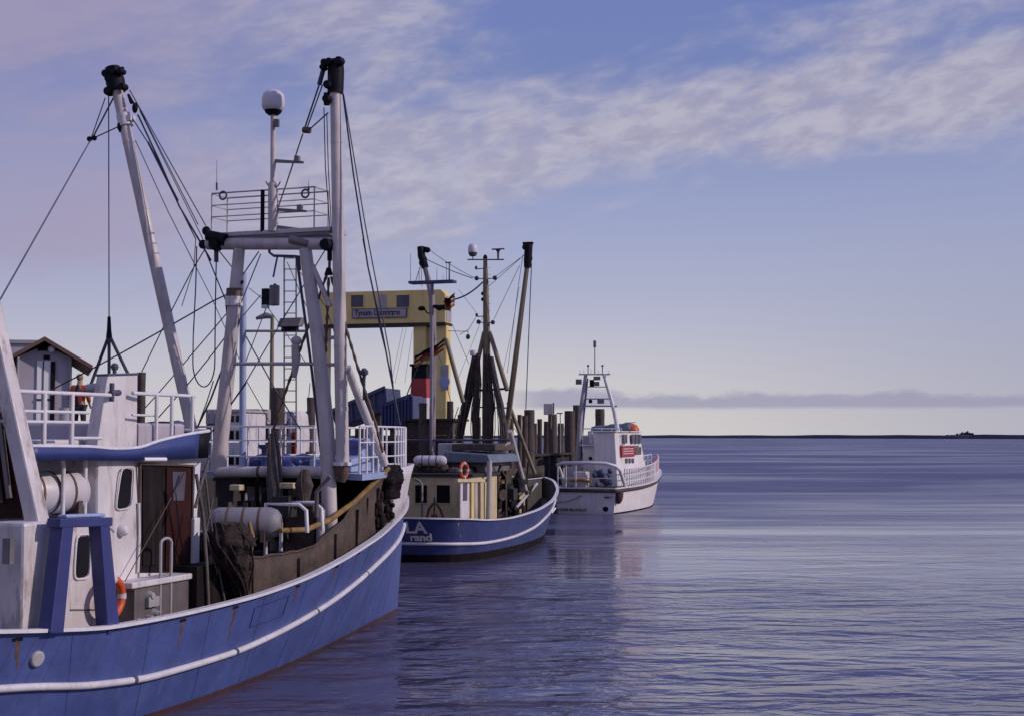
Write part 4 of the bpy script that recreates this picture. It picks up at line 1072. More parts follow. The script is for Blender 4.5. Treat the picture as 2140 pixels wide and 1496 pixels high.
    win = plate('window', rounded([(256, 980), (276, 979), (270, 1058), (243, 1063)]), wx + .002, .015, M['glass'], wh)
    b = MB(); P = [W_(*p, wx + .02) for p in rounded([(254, 977), (281, 976), (276, 1060), (241, 1066)])]; b.path(P + [P[0]], .015, 6); b.build('window_frame', M['white_rail'], win)
    # dark sheets painted as the unlit doorway interior, frame, maroon door leaf
    plate('door_opening', [(293, 971), (400, 974), (398, 1196), (293, 1196)], wx + .002, .006, M['dark'], wh)
    b = MB(); fr_ = [W_(292, 1196, wx + .02), W_(292, 968, wx + .02), W_(402, 972, wx + .02), W_(400, 1196, wx + .02)]
    for a, c in zip(fr_[:-1], fr_[1:]): b.bar(a, c, .032, .05, (1, 0, 0))
    door = b.build('door', M['wood'], wh)
    plate('door_leaf', [(346, 975), (397, 977), (396, 1188), (344, 1190)], wx + .012, .03, M['maroon'], door, .01)
    plate('door_leaf', [(297, 978), (332, 978), (330, 1180), (297, 1182)], wx + .012, .02, M['dark'], door, .01)  # near-black sheet painted as the unlit interior, not a leaf of its own
    plate('door_pane', [(360, 985), (388, 985), (384, 1045), (362, 1045)], wx + .045, .006, M['pane'], door)
    plate('side_panel', [(399, 1082), (411, 1080), (408, 1202), (396, 1202)], wx + .03, .08, M['white_rail'], wh, .02)
    plate('corner_panel', [(404, 975), (416, 965), (408, 1078), (401, 1080)], wx + .01, .04, M['white_rail'], wh, .01)
    b = MB(); b.tube(W_(300, 959, wx + .12), W_(346, 959, wx + .12), .035, n=10); b.build('strip_light', M['lamp_on'], wh)
    c = W_(252, 1107, wx); b = MB(); b.lathe(c, [(.10, 0), (.10, .04), (.085, .10), (.04, .13)], 18, (1, 0, 0)); b.build('round_lamp', M['white_rail'], wh)
    b = MB(); b.path([W_(290, 1050, wx + .03), W_(291, 1120, wx + .03), W_(288, 1195, wx + .03)], .025, 6); b.build('handrail', M['white_rail'], wh)
    # ledge and machinery box below the door
    la, lb = F.at(276, 1208, x=1.85), F.at(410, 1205, x=1.85)
    b = MB(); b.box(wx - .05, 1.86, la.y, lb.y, 2.06, 2.16); b.build('door_step', M['white'], wh, bevel=.02)
    ma, mbp = F.at(283, 1260, x=1.82), F.at(346, 1260, x=1.82)
    b = MB(); b.box(wx - .05, 1.80, ma.y, lb.y - .05, .9, 2.055); mbx = b.build('side_locker', M['wheel_dark'], wh)
    rnd = random.Random(9); b = MB()
    for k in range(12): y = ma.y + rnd.uniform(.05, .75); z = rnd.uniform(1.3, 1.95); b.lathe((1.80, y, z), [(rnd.uniform(.05, .1), 0), (.05, .09)], 10, (1, 0, 0))
    b.box(1.8, 1.87, ma.y + .3, ma.y + .6, 1.72, 1.88); b.build('valve_cluster', M['grey_light'], mbx)
    b = MB(); ha, hc = F.at(335, 1222, x=1.8), F.at(357, 1222, x=1.8); zt_ = F.at(345, 1124, x=1.8).z
    P = [V(1.8, ha.y, ha.z - .6), V(1.8, ha.y, zt_ - .08)] + [V(1.8, ha.y + (hc.y - ha.y) * (.5 - .5 * math.cos(u * math.pi / 6)), zt_ - .08 + .08 * math.sin(u * math.pi / 6)) for u in range(1, 6)] + [V(1.8, hc.y, zt_ - .08), V(1.8, hc.y, hc.z - .6)]
    b.path(P, .026, 8); b.build('hoop_handle', M['grey_light'], wh)
    b = MB(); b.path([F.at(388, 985, x=1.5), F.at(330, 1090, x=1.6), F.at(280, 1180, x=1.6), F.at(252, 1230, x=1.62)], .009, 6); b.build('lanyard', M['rope_brown'], wh)
    # roof with blue fascia that sweeps up forward
    ft = [(-.4, 4.36), (2.2, 4.33), (3.0, 4.29), (3.5, 4.30), (4.2, 4.42), (5.0, 4.52), (5.9, 4.60)]
    fb = [(-.4, 4.15), (2.4, 4.12), (3.8, 4.10), (5.9, 4.11)]
    rows = []
    outl = []
    for i in range(31):
        y = .9 + (5.68 - .9) * i / 30; outl.append((wx + .10, y))
    for i in range(1, 7):
        a = i / 6 * math.pi / 2; outl.append((wx + .10 - .4 * (1 - math.cos(a)), 5.68 + .18 * math.sin(a)))
    outl2 = outl + [(-x, y) for x, y in outl[::-1]]
    b = MB(); rows = [[V(x, y, interp(fb, y)), V(x * 1.02, y, interp(ft, y))] for x, y in outl2]; k0 = next(i for i, q in enumerate(outl2) if q[1] > 5.30); k1 = len(outl2) - 1 - k0; b.grid(rows[:k0 + 1]); b.grid(rows[k1:]); fas = b.build('roof_fascia', M['trim_blue'], wh, solid=.06)
    b = MB(); b.grid(rows[k0:k1 + 1]); b.build('nose_recess_shade', M['black'], wh, solid=.05)  # black colour stands in for the shade inside the open front end
    b = MB(); b.path([r[1] for r in rows], .035, 6); b.build('fascia_rim', M['white_rail'], fas)
    b = MB(); b.prism([V(x * .98, y, 4.2) for x, y in outl2], (0, 0, .07)); b.build('roof_deck', M['grey_light'], wh)
    # railing on the roof
    R_ = lambda px, py, x=1.35: F.at(px, py, x=x)
    b = MB(); zt1 = R_(150, 822).z
    a = V(1.35, R_(40, 822).y - 1.2, zt1); e = V(1.35, R_(238, 826).y, zt1); b.path([a, e], .032, 8)
    for py in (861, 882):
        z = R_(150, py).z; b.path([V(1.35, a.y, z), V(1.35, R_(185, 860).y, z)], .026, 8)
    for px in (92, 150): q = R_(px, 870); b.tube((1.35, q.y, 4.25), (1.35, q.y, zt1), .04, n=8)
    z = R_(150, 915).z; b.path([V(1.35, R_(150, 900).y, z), V(1.35, R_(212, 900).y, z)], .026, 8); b.build('roof_rail', M['white_rail'], wh)
    b = MB(); zt2 = R_(340, 824).z; a, e = R_(277, 822), R_(412, 829); b.path([V(1.35, a.y, zt2), V(1.3, e.y, zt2)], .032, 8)
    for px in (328, 360, 403): q = R_(px, 870); b.tube((1.34, q.y, 4.3), (1.34, q.y, zt2), .034, n=8)
    z = R_(340, 868).z; b.path([V(1.35, a.y, z), V(1.3, R_(330, 860).y, z)], .02, 8); b.build('roof_rail', M['white_rail'], wh)
    b = MB(); q = R_(240, 822); b.path([q - V(0, .12, 0), q + V(0, .12, .02)], .05, 8); q = R_(234, 800); b.path([q, q - V(0, 0, .3)], .04, 8); b.build('rail_clamp', M['rope'], wh)
    # things on the roof: low cream locker, vents
    b = MB(); b.box(-.9, .8, 2.0, 3.4, 4.28, 4.44); b.build('roof_locker', M['white'], wh, bevel=.05)
    b = MB(); b.box(-1.2, 1.0, 4.2, 5.8, 4.28, 4.72); b.build('roof_locker', M['plaster'], wh, bevel=.05)
    b = MB(); b.tube((-1.0, 5.0, 4.2), (-1.0, 5.0, 5.0), .11, n=12); b.build('vent_pipe', M['grey_light'], wh)
    # funnel casing
    fx = 1.15
    b = MB(); Fp = lambda px, py: F.at(px, py, x=fx)
    A, B_, C_, D_ = Fp(225, 783), Fp(288, 781), Fp(286, 946), Fp(200, 946)
    poly = [A, B_, C_, D_]; bot = [V(fx, D_.y, 4.22), V(fx, C_.y, 4.22)]
    ins = V(-.32, .1, 0)
    mid_t = A.lerp(B_, .45); mid_b = D_.lerp(C_, .42); bulge = V(.10, 0, 0)
    vs = [D_, mid_b + bulge, C_, C_ + ins, D_ + ins, A, mid_t + bulge, B_, B_ + ins * .85, A + ins * .85]
    b.add(vs, [(0, 1, 6, 5), (1, 2, 7, 6), (2, 3, 8, 7), (3, 4, 9, 8), (4, 0, 5, 9), (5, 6, 7, 8, 9), (0, 1, 2, 3, 4)]); fun = b.build('funnel_casing', M['white'], wh, bevel=.02)
    b = MB(); b.path([vs[5], vs[6], vs[7], vs[8], vs[9], vs[5]], .022, 6); b.build('casing_rim', M['slate_blue'], fun)
    b = MB(); q = Fp(271, 772); b.tube(q - V(.3, 0, .2), q - V(.3, 0, 0), .035); b.ball(q - V(.3, 0, -.05), .07, 8); b.build('exhaust_stub', M['rope'], fun)
    # aft deckhouse with window, liferaft hoops on its roof
    hx = 1.52; ha_, hb_ = F.at(112, 1200, x=hx), 2.75
    b = MB(); b.box(-1.5, hx, ha_.y - .15, hb_, .9, 3.16); dh = b.build('aft_deckhouse', M['white_stained'], o, bevel=.04)
    b = MB(); b.prism([F.at(*p, x=hx + .002) for p in rounded([(162, 1121), (186, 1119), (183, 1203), (158, 1207)])], (.014, 0, 0)); wn = b.build('window', M['glass'], dh)
    b = MB(); P = [F.at(*p, x=hx + .016) for p in rounded([(160, 1117), (190, 1115), (188, 1207), (154, 1211)])]; b.path(P + [P[0]], .02, 6); b.build('window_frame', M['white_rail'], wn)
    b = MB(); b.tube(F.at(112, 1274, x=hx), F.at(215, 1273, x=hx), .016); b.build('wall_seam', M['grey'], dh)
    b = MB(); b.box(-1.55, hx + .05, ha_.y - .2, hb_ - .05, 3.162, 3.21); b.build('deckhouse_roof', M['light_blue'], dh)
    b = MB(); b.path([F.at(207, 1080, x=hx), F.at(238, 1110, x=hx)], .02, 6); b.build('cable', M['grey_light'], dh)
    for (xa, xb, yt) in ((70, 131, 947), (177, 205, 940)):
        b = MB(); a, c = F.at(xa, 1075, x=1.3), F.at(xb, 1072, x=1.3); zt_ = F.at(xb, yt, x=1.3).z; rr = min(.2, (c.y - a.y) * .45); P = [V(1.3, a.y, 3.2), V(1.3, a.y, zt_ - rr)]
        P += [V(1.3, a.y + rr * (1 - math.cos(u)), zt_ - rr + rr * math.sin(u)) for u in (.4, .8, 1.2, 1.57)] + [V(1.3, c.y - rr * (1 - math.cos(u)), zt_ - rr + rr * math.sin(u)) for u in (1.57, 1.2, .8, .4)] + [V(1.3, c.y, zt_ - rr), V(1.3, c.y, 3.2)]
        b.path(P, .034, 8); b.build('raft_hoop', M['white_rail'], dh)
    # stern gantry: column, slanting box legs, cross beam
    col = [F.at(40, 1095, x=1.95), F.at(112, 1095, x=1.95)]
    sy = -.35
    for sg in (1, -1):
        b = MB(); b.prism([V(1.70 * sg, -.1, 1.2), V(2.26 * sg, -.1, 1.2), V(2.26 * sg, .95, 1.2), V(1.70 * sg, .95, 1.2)], (0, 0, 2.1)); cl = b.build('stern_column', M['white_stained'], o, bevel=.05)
        if sg > 0:
            b = MB(); q = F.at(28, 1130, x=2.25); b.box(2.1, 2.228, q.y - .04, q.y + .05, 2.75, 3.1); b.build('column_slot', M['grey'], cl)
        b = MB(); a = V(2.07 * sg, .42, 3.25); d0 = F.at(-18, 650, y=.42); top_ = V(d0.x * sg, .42, d0.z); dd = (top_ - a); b.bar(a - dd * .02, a + dd * 1.55, .25, .26, (0, 1, 0), w2=.22, h2=.22); b.build('stern_gantry_leg', M['white_stained'], o, bevel=.03)
    tp = V(2.07, .42, 3.25) + (V(d0.x, .42, d0.z) - V(2.07, .42, 3.25)) * 1.52
    b = MB(); b.box(-tp.x, tp.x, .24, .6, tp.z - .15, tp.z + .2); b.build('stern_gantry_beam', M['white'], o, bevel=.03)
    # trawl door hanging in the stern gantry
    b = MB(); P = [F.at(*p, y=.75) for p in ((-90, 640), (0, 740), (52, 1010), (46, 1082), (-90, 1085))]; b.prism(P, (0, .1, 0)); td = b.build('trawl_door', M['maroon'], o)
    b = MB()
    for (a, c) in (((4, 790), (40, 1000)), ((-10, 800), (20, 1040)), ((-30, 820), (0, 1050))): b.bar(F.at(*a, y=.7), F.at(*c, y=.7), .07, .06, (0, 1, 0))
    b.build('door_rib', M['grey'], td)
    # blue gallows on the starboard gunwale
    gx = 2.52; G = lambda px, py, x=gx: F.at(px, py, x=x)
    b = MB(); b.bar(G(131, 1085), G(106, 1322), .24, .22, (1, 0, 0), w2=.29); gl = b.build('gallows', M['gallows_blue'], o, bevel=.015)
    b = MB(); b.bar(G(206, 1085), G(226, 1319), .22, .22, (1, 0, 0), w2=.28); b.build('gallows_leg', M['gallows_blue'], gl, bevel=.015)
    b = MB(); b.bar(G(112, 1092), G(222, 1089), .13, .235, (1, 0, 0)); b.build('gallows_beam', M['gallows_blue'], gl, bevel=.015)
    b = MB(); b.bar(G(130, 1078, gx - .02), G(212, 1075, gx - .02), .05, .16, (1, 0, 0)); b.build('gallows_cap', M['light_blue'], gl, bevel=.02)
    # working deck: winch, net drum, hatches
    b = MB()
    for x in (-.9, .1, 1.0): b.lathe((x, 8.4, 1.75), [(.5, 0), (.5, .05), (.22, .06), (.22, .5), (.5, .51), (.5, .56)], 20, (1, 0, 0))
    b.tube((-1.3, 8.4, 1.75), (1.7, 8.4, 1.75), .09); wn = b.build('winch', M['dark'], o)
    b = MB(); b.box(-1.3, 1.6, 8.1, 8.7, .9, 1.35); b.box(-1.35, -1.2, 8.0, 8.8, .9, 2.0); b.box(1.55, 1.68, 8.0, 8.8, .9, 2.0); b.build('winch_bed', M['grey'], wn)
    for (xa, xb, py, y) in ((556, 640, 1052, 8.0), (588, 672, 1048, 9.2)):
        b = MB(); P = [g(xa, py, y), g(xb - 14, py + 2, y), g(xb, py + 14, y), g(xb + 2, py + 60, y)]; P = [P[0] - V(0, 0, 1.3), P[0]] + P[1:]; b.path(P, .04, 8); gan('deck_handrail', b, M['white_rail'])
    b = MB(); net_bundle(b, [g(571, 905, 9.9), g(572, 960, 9.9), g(573, 1020, 9.9), g(577, 1090, 9.9), g(578, 1150, 9.9)], [.06, .12, .14, .12, .14], seed=3, rough=.07); gan('hanging_net', b, M['net_grey'])
    rnd = random.Random(51)
    for k in range(26):
        px, py, yy = rnd.uniform(438, 672), rnd.uniform(1008, 1120), rnd.uniform(8.6, 11.6); q = g(px, py, yy); b = MB(); mt = rnd.choice(('wheel_dark', 'brown_wall', 'timber_wet', 'net', 'dark', 'grey'))
        kind = k % 4
        if kind == 0: b.lathe(q - V(.18, 0, 0), [(.16, 0), (.16, .04), (.08, .05), (.08, .3), (.16, .31), (.16, .35)], 12, (1, rnd.uniform(-.5, .5), 0)); nm = 'rope_reel'
        elif kind == 1: h = rnd.uniform(.1, .22); b.box(q.x - h, q.x + h * rnd.uniform(.6, 1.5), q.y - .15, q.y + .2, q.z - h, q.z + h); nm = 'gear_box'
        elif kind == 2: b.path([q - V(0, 0, .5), q, q + V(rnd.uniform(-.3, .3), 0, rnd.uniform(.1, .35))], .045, 8); nm = 'stand_pipe'
        else: net_bundle(b, [q + V(0, 0, .28), q, q - V(.03, 0, .35)], [.07, .16, .1], seed=k, rough=.35, rows=12, strands=8); nm = 'net_bunch'
        gan(nm, b, M[mt])
    b = MB(); q = g(495, 1018, 9.0); b.box(q.x - .12, q.x + .12, q.y - .1, q.y + .1, q.z - .06, q.z + .06); gan('work_lamp', b, M['cream'], bevel=.02); b = MB(); q = g(603, 1014, 9.6); b.box(q.x - .16, q.x + .16, q.y - .1, q.y + .1, q.z - .06, q.z + .06); gan('work_lamp', b, M['cream'], bevel=.02)
    b = MB(); q = g(670, 1090, 9.7); b.tube(q - V(0, 0, .6), q + V(0, 0, .25), .09); gan('deck_post', b, M['spar_grey'])
    b = MB(); q = g(627, 1080, 9.6); b.box(q.x - .35, q.x + .3, q.y, q.y + .5, .9, q.z + .25); gan('deck_chest', b, M['brown_wall'], bevel=.03)
    b = MB(); q = g(440, 1110, 7.0); b.box(-.6, .9, 6.3, 7.3, .9, 1.9); gan('fish_hopper', b, M['brown_wall'], bevel=.04)
    # loose grey ropes and brown net draped over the breakwater by the wheelhouse
    b = MB(); net_bundle(b, [F.at(478, 1092, x=2.12), F.at(482, 1130, x=2.2), F.at(490, 1175, x=2.22), F.at(505, 1225, x=2.2), F.at(507, 1275, x=2.2)], [.22, .34, .27, .13, .08], n=26, seed=6, rough=.34, rows=34, strands=16, spread=1.25); dn = gan('draped_net', b, M['tarp_brown'])
    b = MB(); b.path([F.at(521, 1090, x=2.35), F.at(527, 1120, x=2.4), F.at(522, 1160, x=2.42), F.at(512, 1200, x=2.35)], [.03, .05, .045, .02], 8); b.build('net_edge', M['gold_rope'], dn)
    b = MB()
    for (pts, r) in (([(428, 985), (436, 1060), (450, 1150), (476, 1290)], .02), ([(410, 990), (425, 1080), (432, 1180), (436, 1275)], .03), ([(445, 1040), (430, 1110), (455, 1200)], .016), ([(436, 960), (420, 1010), (408, 1060)], .03)):
        b.path([F.at(*p, x=2.0) for p in pts], r, 6)
    gan('deck_rope', b, M['net_grey'])
    b = MB(); rr = F.at(380, 1260, x=1.9); b.prism([V(1.5, 4.75, .85), V(1.95, 4.75, .85), V(1.95, 6.1, .85), V(1.5, 6.1, .85)], (0, 0, 1.42)); gan('deck_locker', b, M['dark'])
    b = MB(); P = [F.at(585, 1108, x=1.95), F.at(640, 1106, x=1.95), F.at(690, 1085, x=1.95), F.at(740, 1048, x=1.93), F.at(790, 1000, x=1.9), F.at(812, 978, x=1.85)]; b.path(P, [.05, .055, .06, .055, .06, .05], 8); gan('hauling_rope', b, M['gold_rope'])
    b = MB(); net_bundle(b, [F.at(822, 972, x=1.75), F.at(812, 1000, x=1.85), F.at(812, 1040, x=1.9)], [.16, .30, .2], seed=12, rough=.3, strands=6, spread=1.1); gan('bow_net', b, M['dark'])
    return F, o, H
T1, t1o, H1 = trawler()

# liferafts and ring carried by the trawler
def raft(frame, c, axis, L, r, label, mat='raft'):
    w = frame.world(c); fr = Frame(w.x, w.y, math.degrees(frame.th)); o = thing('liferaft_canister', fr, label, 'liferaft', 'liferaft canisters')
    ax = Vector(axis).normalized(); z = V(0, 0, c[2])
    b = MB(); b.lathe(z - ax * L / 2, [(r * .55, 0), (r * .85, .05 * L), (r, .14 * L), (r, .86 * L), (r * .85, .95 * L), (r * .55, L)], 24, ax); sh = b.build('shell', M[mat], o)
    for f in (.28, .5, .72):
        b = MB(); b.lathe(z - ax * L * (.5 - f), [(r * 1.015, -.022), (r * 1.03, 0), (r * 1.015, .022)], 24, ax); b.build('strap', M['rope_brown'], sh)
    d = ax.cross(V(0, 0, 1)).normalized()
    for f in (-.28, .28):
        b = MB(); p = z + ax * L * f; b.prism([p - ax * .04 + d * r - V(0, 0, r * 1.15), p - ax * .04 - d * r - V(0, 0, r * 1.15), p - ax * .04 - d * r - V(0, 0, r * .4), p - ax * .04 - V(0, 0, r * 1.0), p - ax * .04 + d * r - V(0, 0, r * .4)], ax * .08); b.build('cradle', M['wood'], o)
    return o
raft(T1, (.95, 2.05, 3.62), (.25, 1, 0), 1.35, .33, 'white liferaft canister behind hoops on the aft deckhouse roof of the blue trawler')
p = T1.at(512, 1092, y=7.6); raft(T1, (p.x, 7.6, p.z), (1, .35, 0), 1.38, .30, 'dull grey liferaft canister low on the working deck behind the draped brown net', 'dull_grey')
p = T1.at(234, 1248, x=1.75); life_ring(T1, (1.75, p.y, p.z), (1, .05, 0), .28, 'orange life ring hung below the trawler wheelhouse beside the blue gallows')

# ---- second boat: blue cutter with cream cabin
def cutter():
    F = Frame(-3.95, 51, 18)
    o = thing('shrimp_cutter', F, 'middle blue cutter with a cream cabin, yellow mast and hoisted brown nets', 'fishing boat', 'moored boats')
    wl = [(.35, 0), (.45, .9), (1.0, 1.7), (2.5, 2.25), (5, 2.35), (8, 2.15), (11, 1.65), (14, .85), (16, .3), (17.2, .02)]
    gw = [(-.45, 0), (-.25, 1.2), (.25, 2.0), (1.4, 2.5), (3.5, 2.72), (7, 2.75), (10, 2.55), (13, 2.0), (15, 1.35), (16.6, .7), (17.7, .03)]
    sh = [(-.45, 1.58), (.5, 1.53), (2, 1.42), (4, 1.38), (7, 1.48), (10, 1.70), (13, 2.04), (15.5, 2.32), (17.7, 2.5)]
    H = Hull(wl, gw, sh, e=.75)
    hull = H.shell().build('hull', M['boat2_blue'], o)
    b = MB(); rows = [[H.pt(t, z, .006) for z in (-.5, -.1, .28)] for t in H.ts]
    b.grid(rows); b.grid([[V(-p.x, p.y, p.z) for p in r] for r in rows]); b.build('waterline_band', M['dark'], hull)
    H.cap(.13, .05).build('gunwale_cap', M['white_rail'], hull); H.lining(.9).build('bulwark_lining', M['olive'], hull); H.deck(.88).build('deck', M['timber'], o)
    st = [(-.45, .68), (2, .60), (4, .62), (7, .78), (10, 1.15), (13, 1.6), (17.7, 2.3)]
    b = MB(); b.path(H.side_path(lambda t: H.pt(t, interp(st, H.top(t).y)), .02), .06, 8); b.build('rubbing_strake', M['strake'], o)
    c = H.pt(H.t_of(11.5), 1.2, .03); b = MB(); b.tube(c, c + V(.1, .25, .2), .06); b.build('fender_stub', M['white_rail'], hull)
    # lettering on the stern
    def stern_text(body, px, py, size, sq):
        p = F.at(px, py, y=-.3); t = None
        x0 = p.x; r = text_mesh('stern_lettering', body, size, M['white_letter'], hull, (0, 0, 0), (1, 0, 0), (0, 0, 1), .004, .014, sq)
        for v in r.data.vertices:
            x = x0 + v.co.x; z = p.z + v.co.z; lo, hi = 0.0, .2
            tt = min((abs(H.pt(k / 900, z).x - abs(x)), k) for k in range(0, 200))[1] / 900
            q = H.pt(tt, z); v.co = (x, q.y - .015 + (v.co.y), z)
    stern_text('LA', 846, 1113, .58, 1.15); stern_text('rand', 853, 1129.5, .36, 1.2)
    gy = 9.0; g = lambda px, py, y=gy: F.at(px, py, y=y)
    gan = lambda nm, mb, mat, par=o, **k: mb.build(nm, mat, par, **k)
    # cream cabin
    A = lambda px, py, y=1.9: F.at(px, py, y=y)
    xr = 1.96; zt = A(920, 995).z
    b = MB(); b.box(-1.96, xr, 1.9, 4.9, .55, zt); cab = gan('cabin', b, M['cream'], bevel=.03)
    for (xa, xb) in ((868, 893), (913, 941)):
        p, q = A(xa, 1050), A(xb, 1013); b = MB(); b.box(p.x, q.x, 1.885, 1.91, p.z, q.z); wn = b.build('window', M['glass'], cab)
        b = MB(); e = .035
        for bx in ((p.x - e, q.x + e, q.z, q.z + e), (p.x - e, q.x + e, p.z - e, p.z), (p.x - e, p.x, p.z, q.z), (q.x, q.x + e, p.z, q.z)): b.box(bx[0], bx[1], 1.872, 1.898, bx[2], bx[3])
        b.build('window_frame', M['cream'], wn)
    b = MB(); b.box(-2.05, xr + .1, 1.8, 5.0, zt + .002, zt + .10); gan('cabin_roof', b, M['timber_wet'], cab)
    C = lambda px, py, x=xr: F.at(px, py, x=x)
    def side(nm, xa, xb, ya, yb, mat, par, th=.04, x=xr):
        p, q = C(xa, yb, x), C(xb, ya, x); b = MB(); b.box(x + .002, x + th, p.y, q.y, p.z, q.z); return b.build(nm, mat, par)
    d = side('side_door', 960, 979, 1005, 1084, M['white'], cab); side('door_pane', 965, 974, 1008, 1046, M['pane'], d, .05)
    for xa, xb, mt in ((980, 986, 'yellow'), (987, 993, 'spar_grey'), (994, 998, 'wood'), (999, 1006, 'cream'), (1007, 1012, 'wood')): side('cabin_post', xa, xb, 1001 if mt != 'wood' else 1008, 1085, M[mt], cab, .10 if mt != 'wood' else .03)
    p, q = C(950, 1003), C(1012, 1003); b = MB(); b.bar(p + V(.06, 0, 0), q + V(.06, 0, 0), .14, .12); gan('cabin_rail', b, M['cream'], cab)
    # A shaped stern frame and post in front of the cabin
    b = MB(); S_ = lambda px, py, y=.9: F.at(px, py, y=y)
    P = [S_(891, 1083), S_(896, 1064), S_(903, 1054), S_(908, 1050), S_(914, 1054), S_(921, 1066), S_(927, 1084)]; b.path(P, .05, 8); b.tube(S_(908, 1038), S_(907, 1080), .03); c = S_(907, 1079); b.box(c.x - .09, c.x + .09, c.y - .08, c.y + .08, c.z - .05, c.z + .08); gan('stern_davit', b, M['rope_brown'])
    b = MB(); b.path([S_(866, 1000), S_(876, 1004), S_(882, 1012), S_(882, 1082)], .045, 8); gan('bent_pipe', b, M['grey'])
    # wheelhouse, drums, clutter on the roof
    W = lambda px, py, y=4.2: F.at(px, py, y=y)
    b = MB(); z1 = W(960, 966).z; b.prism([V(-1.3, 4.2, zt + .1), V(1.75, 4.2, zt + .1), V(1.7, 4.2, z1), V(-1.25, 4.2, z1)], (0, 3.0, 0)); wh = gan('wheelhouse', b, M['wheel_dark'], bevel=.03)
    for (xa, xb) in ((884, 897), (901, 914), (918, 931), (935, 947), (982, 996)):
        p, q = W(xa, 992), W(xb, 974); b = MB(); b.box(p.x, q.x, 4.18, 4.21, p.z, q.z); b.build('window', M['glass'], wh)
    b = MB(); p, q = W(925, 966), W(1032, 943); b.prism([V(p.x, 3.9, z1 + .002), V(q.x, 3.9, z1 + .002), V(q.x - .15, 3.9, q.z - .1), V(p.x + .2, 3.9, q.z)], (0, 3.6, 0)); b.build('wheelhouse_roof', M['teal'], wh, bevel=.04)
    p, q = W(899, 955), W(931, 926); b = MB(); b.box(p.x, q.x, 5.0, 6.2, p.z, q.z); b.build('roof_cabinet', M['grey_light'], wh, bevel=.04)
    p, q = W(936, 941), W(1028, 920); b = MB(); b.box(p.x, q.x, 4.6, 7.0, p.z, q.z - .12); b.build('roof_locker', M['timber'], wh, bevel=.04)
    b = MB(); rnd = random.Random(21)
    for k in range(16): px = 848 + rnd.uniform(0, 130); b.ball(W(px, 984 + rnd.uniform(-8, 8), 3.2), rnd.uniform(.12, .24), 8, (1.2, 1, .9))
    gan('roof_gear', b, M['net'], cab)
    # post at the cabin front corner
    b = MB(); b.tube(F.at(1021, 1085, x=2.2), F.at(1023, 962, x=2.2), .10, n=12); gan('deck_post', b, M['spar_grey'])
    # horizontal boom over the wheelhouse
    b = MB(); b.tube(g(840, 919, 6), g(1066, 919, 6), .045); gan('stay_pipe', b, M['rope'])
    # main mast
    b = MB(); b.path([V(g(1017, 900).x, gy, .6), g(1017, 820), g(1017, 700), g(1015, 590), g(1014, 540)], [.2, .19, .15, .12, .085], 12); mast = gan('main_mast', b, M['ochre'])
    b = MB(); b.lathe(g(1014, 541), [(.09, 0), (.1, .05), (.06, .14), (.01, .18)], 10); b.build('mast_cap', M['black'], mast)
    b = MB(); b.bar(g(977, 543), g(1053, 543), .05, .05); yd = b.build('mast_yard', M['rope'], mast)
    c = g(988, 536); k = g(988, 509).z - c.z
    b = MB(); b.lathe(c, [(.12, 0), (.17, .12 * k), (.195, .3 * k)], 16); b.tube(g(988, 543), c, .02); b.build('radome_base', M['rope'], yd)
    b = MB(); b.lathe(c, [(.195, .301 * k), (.2, .6 * k), (.18, .82 * k), (.1, .96 * k), (.01, k)], 16); b.build('radome', M['raft'], yd)
    b = MB(); c = g(1041, 521); b.bar(c - V(.27, 0, 0), c + V(.27, 0, 0), .09, .05); b.path([c, c - V(0, 0, .12), g(1041, 542)], [.14, .05, .04], 8); b.build('radar_scanner', M['rope'], yd)
    for (xa, ya, xb, yb) in ((1014, 583, 996, 583), (1014, 583, 1034, 582), (1013, 561, 995, 563), (1015, 661, 996, 662), (1017, 675, 1000, 674), (1017, 675, 1030, 675)):
        b = MB(); b.tube(g(xa, ya), g(xb, yb), .022, n=6)
        if ya in (583, 675): b.ball(g(xb, yb - 1), .10, 10)
        else: e = g(xb, yb); b.box(e.x - .04, e.x + .04, e.y - .04, e.y + .04, e.z, e.z + .13)
        b.build('lamp_arm', M['rope'], mast)
    for py in (614, 626): b = MB(); b.ball(g(1009, py), .085, 10); b.build('mast_light', M['black'], mast)
    b = MB()
    for i in range(22): py = 560 + i * 15; e = g(1021, py); b.path([e, e + V(.07, 0, 0), e + V(.07, 0, .03)], .008, 4)
    tag(b.build('climbing_step', M['rope'], mast), kind='stuff')
    # mast legs
    for a, c in (((1023, 694), (1060, 815)), ((1012, 694), (966, 900))): b = MB(); b.tube(g(*a), g(*c, gy - .5), .09, .10); gan('mast_leg', b, M['ochre'])
    b = MB(); b.tube(g(932, 708, 7), g(968, 840, 7), .09); gan('side_spar', b, M['ochre'])
    # booms
    b = MB(); f, t = g(1048, 985), g(1103, 545); b.path([f, f.lerp(t, .5), t], [.125, .12, .095], 12); sb = gan('boom', b, M['ochre'])
    b = MB(); b.path([g(1102, 560), g(1103, 545), g(1105, 509)], [.14, .17, .17], 10); c = g(1098, 517); block(b, c, .13, (0, 1, 0), .2); b.ball(g(1109, 540), .12, 8, (.7, .7, 1.4)); e = g(1105, 510); b.box(e.x - .24, e.x + .18, e.y - .1, e.y + .1, e.z - .02, e.z + .07); b.build('boom_head', M['black'], sb)
    b = MB(); b.path([g(903, 985), g(904, 880), g(906, 700), g(902, 620), g(895, 585), g(887, 556)], [.14, .14, .14, .13, .12, .10], 12); pb_ = gan('boom', b, M['boom_mauve'])
    b = MB(); b.path([g(889, 560), g(881, 535), g(879, 516)], [.15, .17, .15], 10); c = g(893, 523); b.ball(c, .14, 10, (1.1, .6, .9)); b.tube(g(876, 517), g(893, 519), .05); b.ball(g(881, 549), .13, 8, (1, .8, 1.3)); b.ball(g(888, 541), .10, 8); b.build('boom_head', M['black'], pb_)
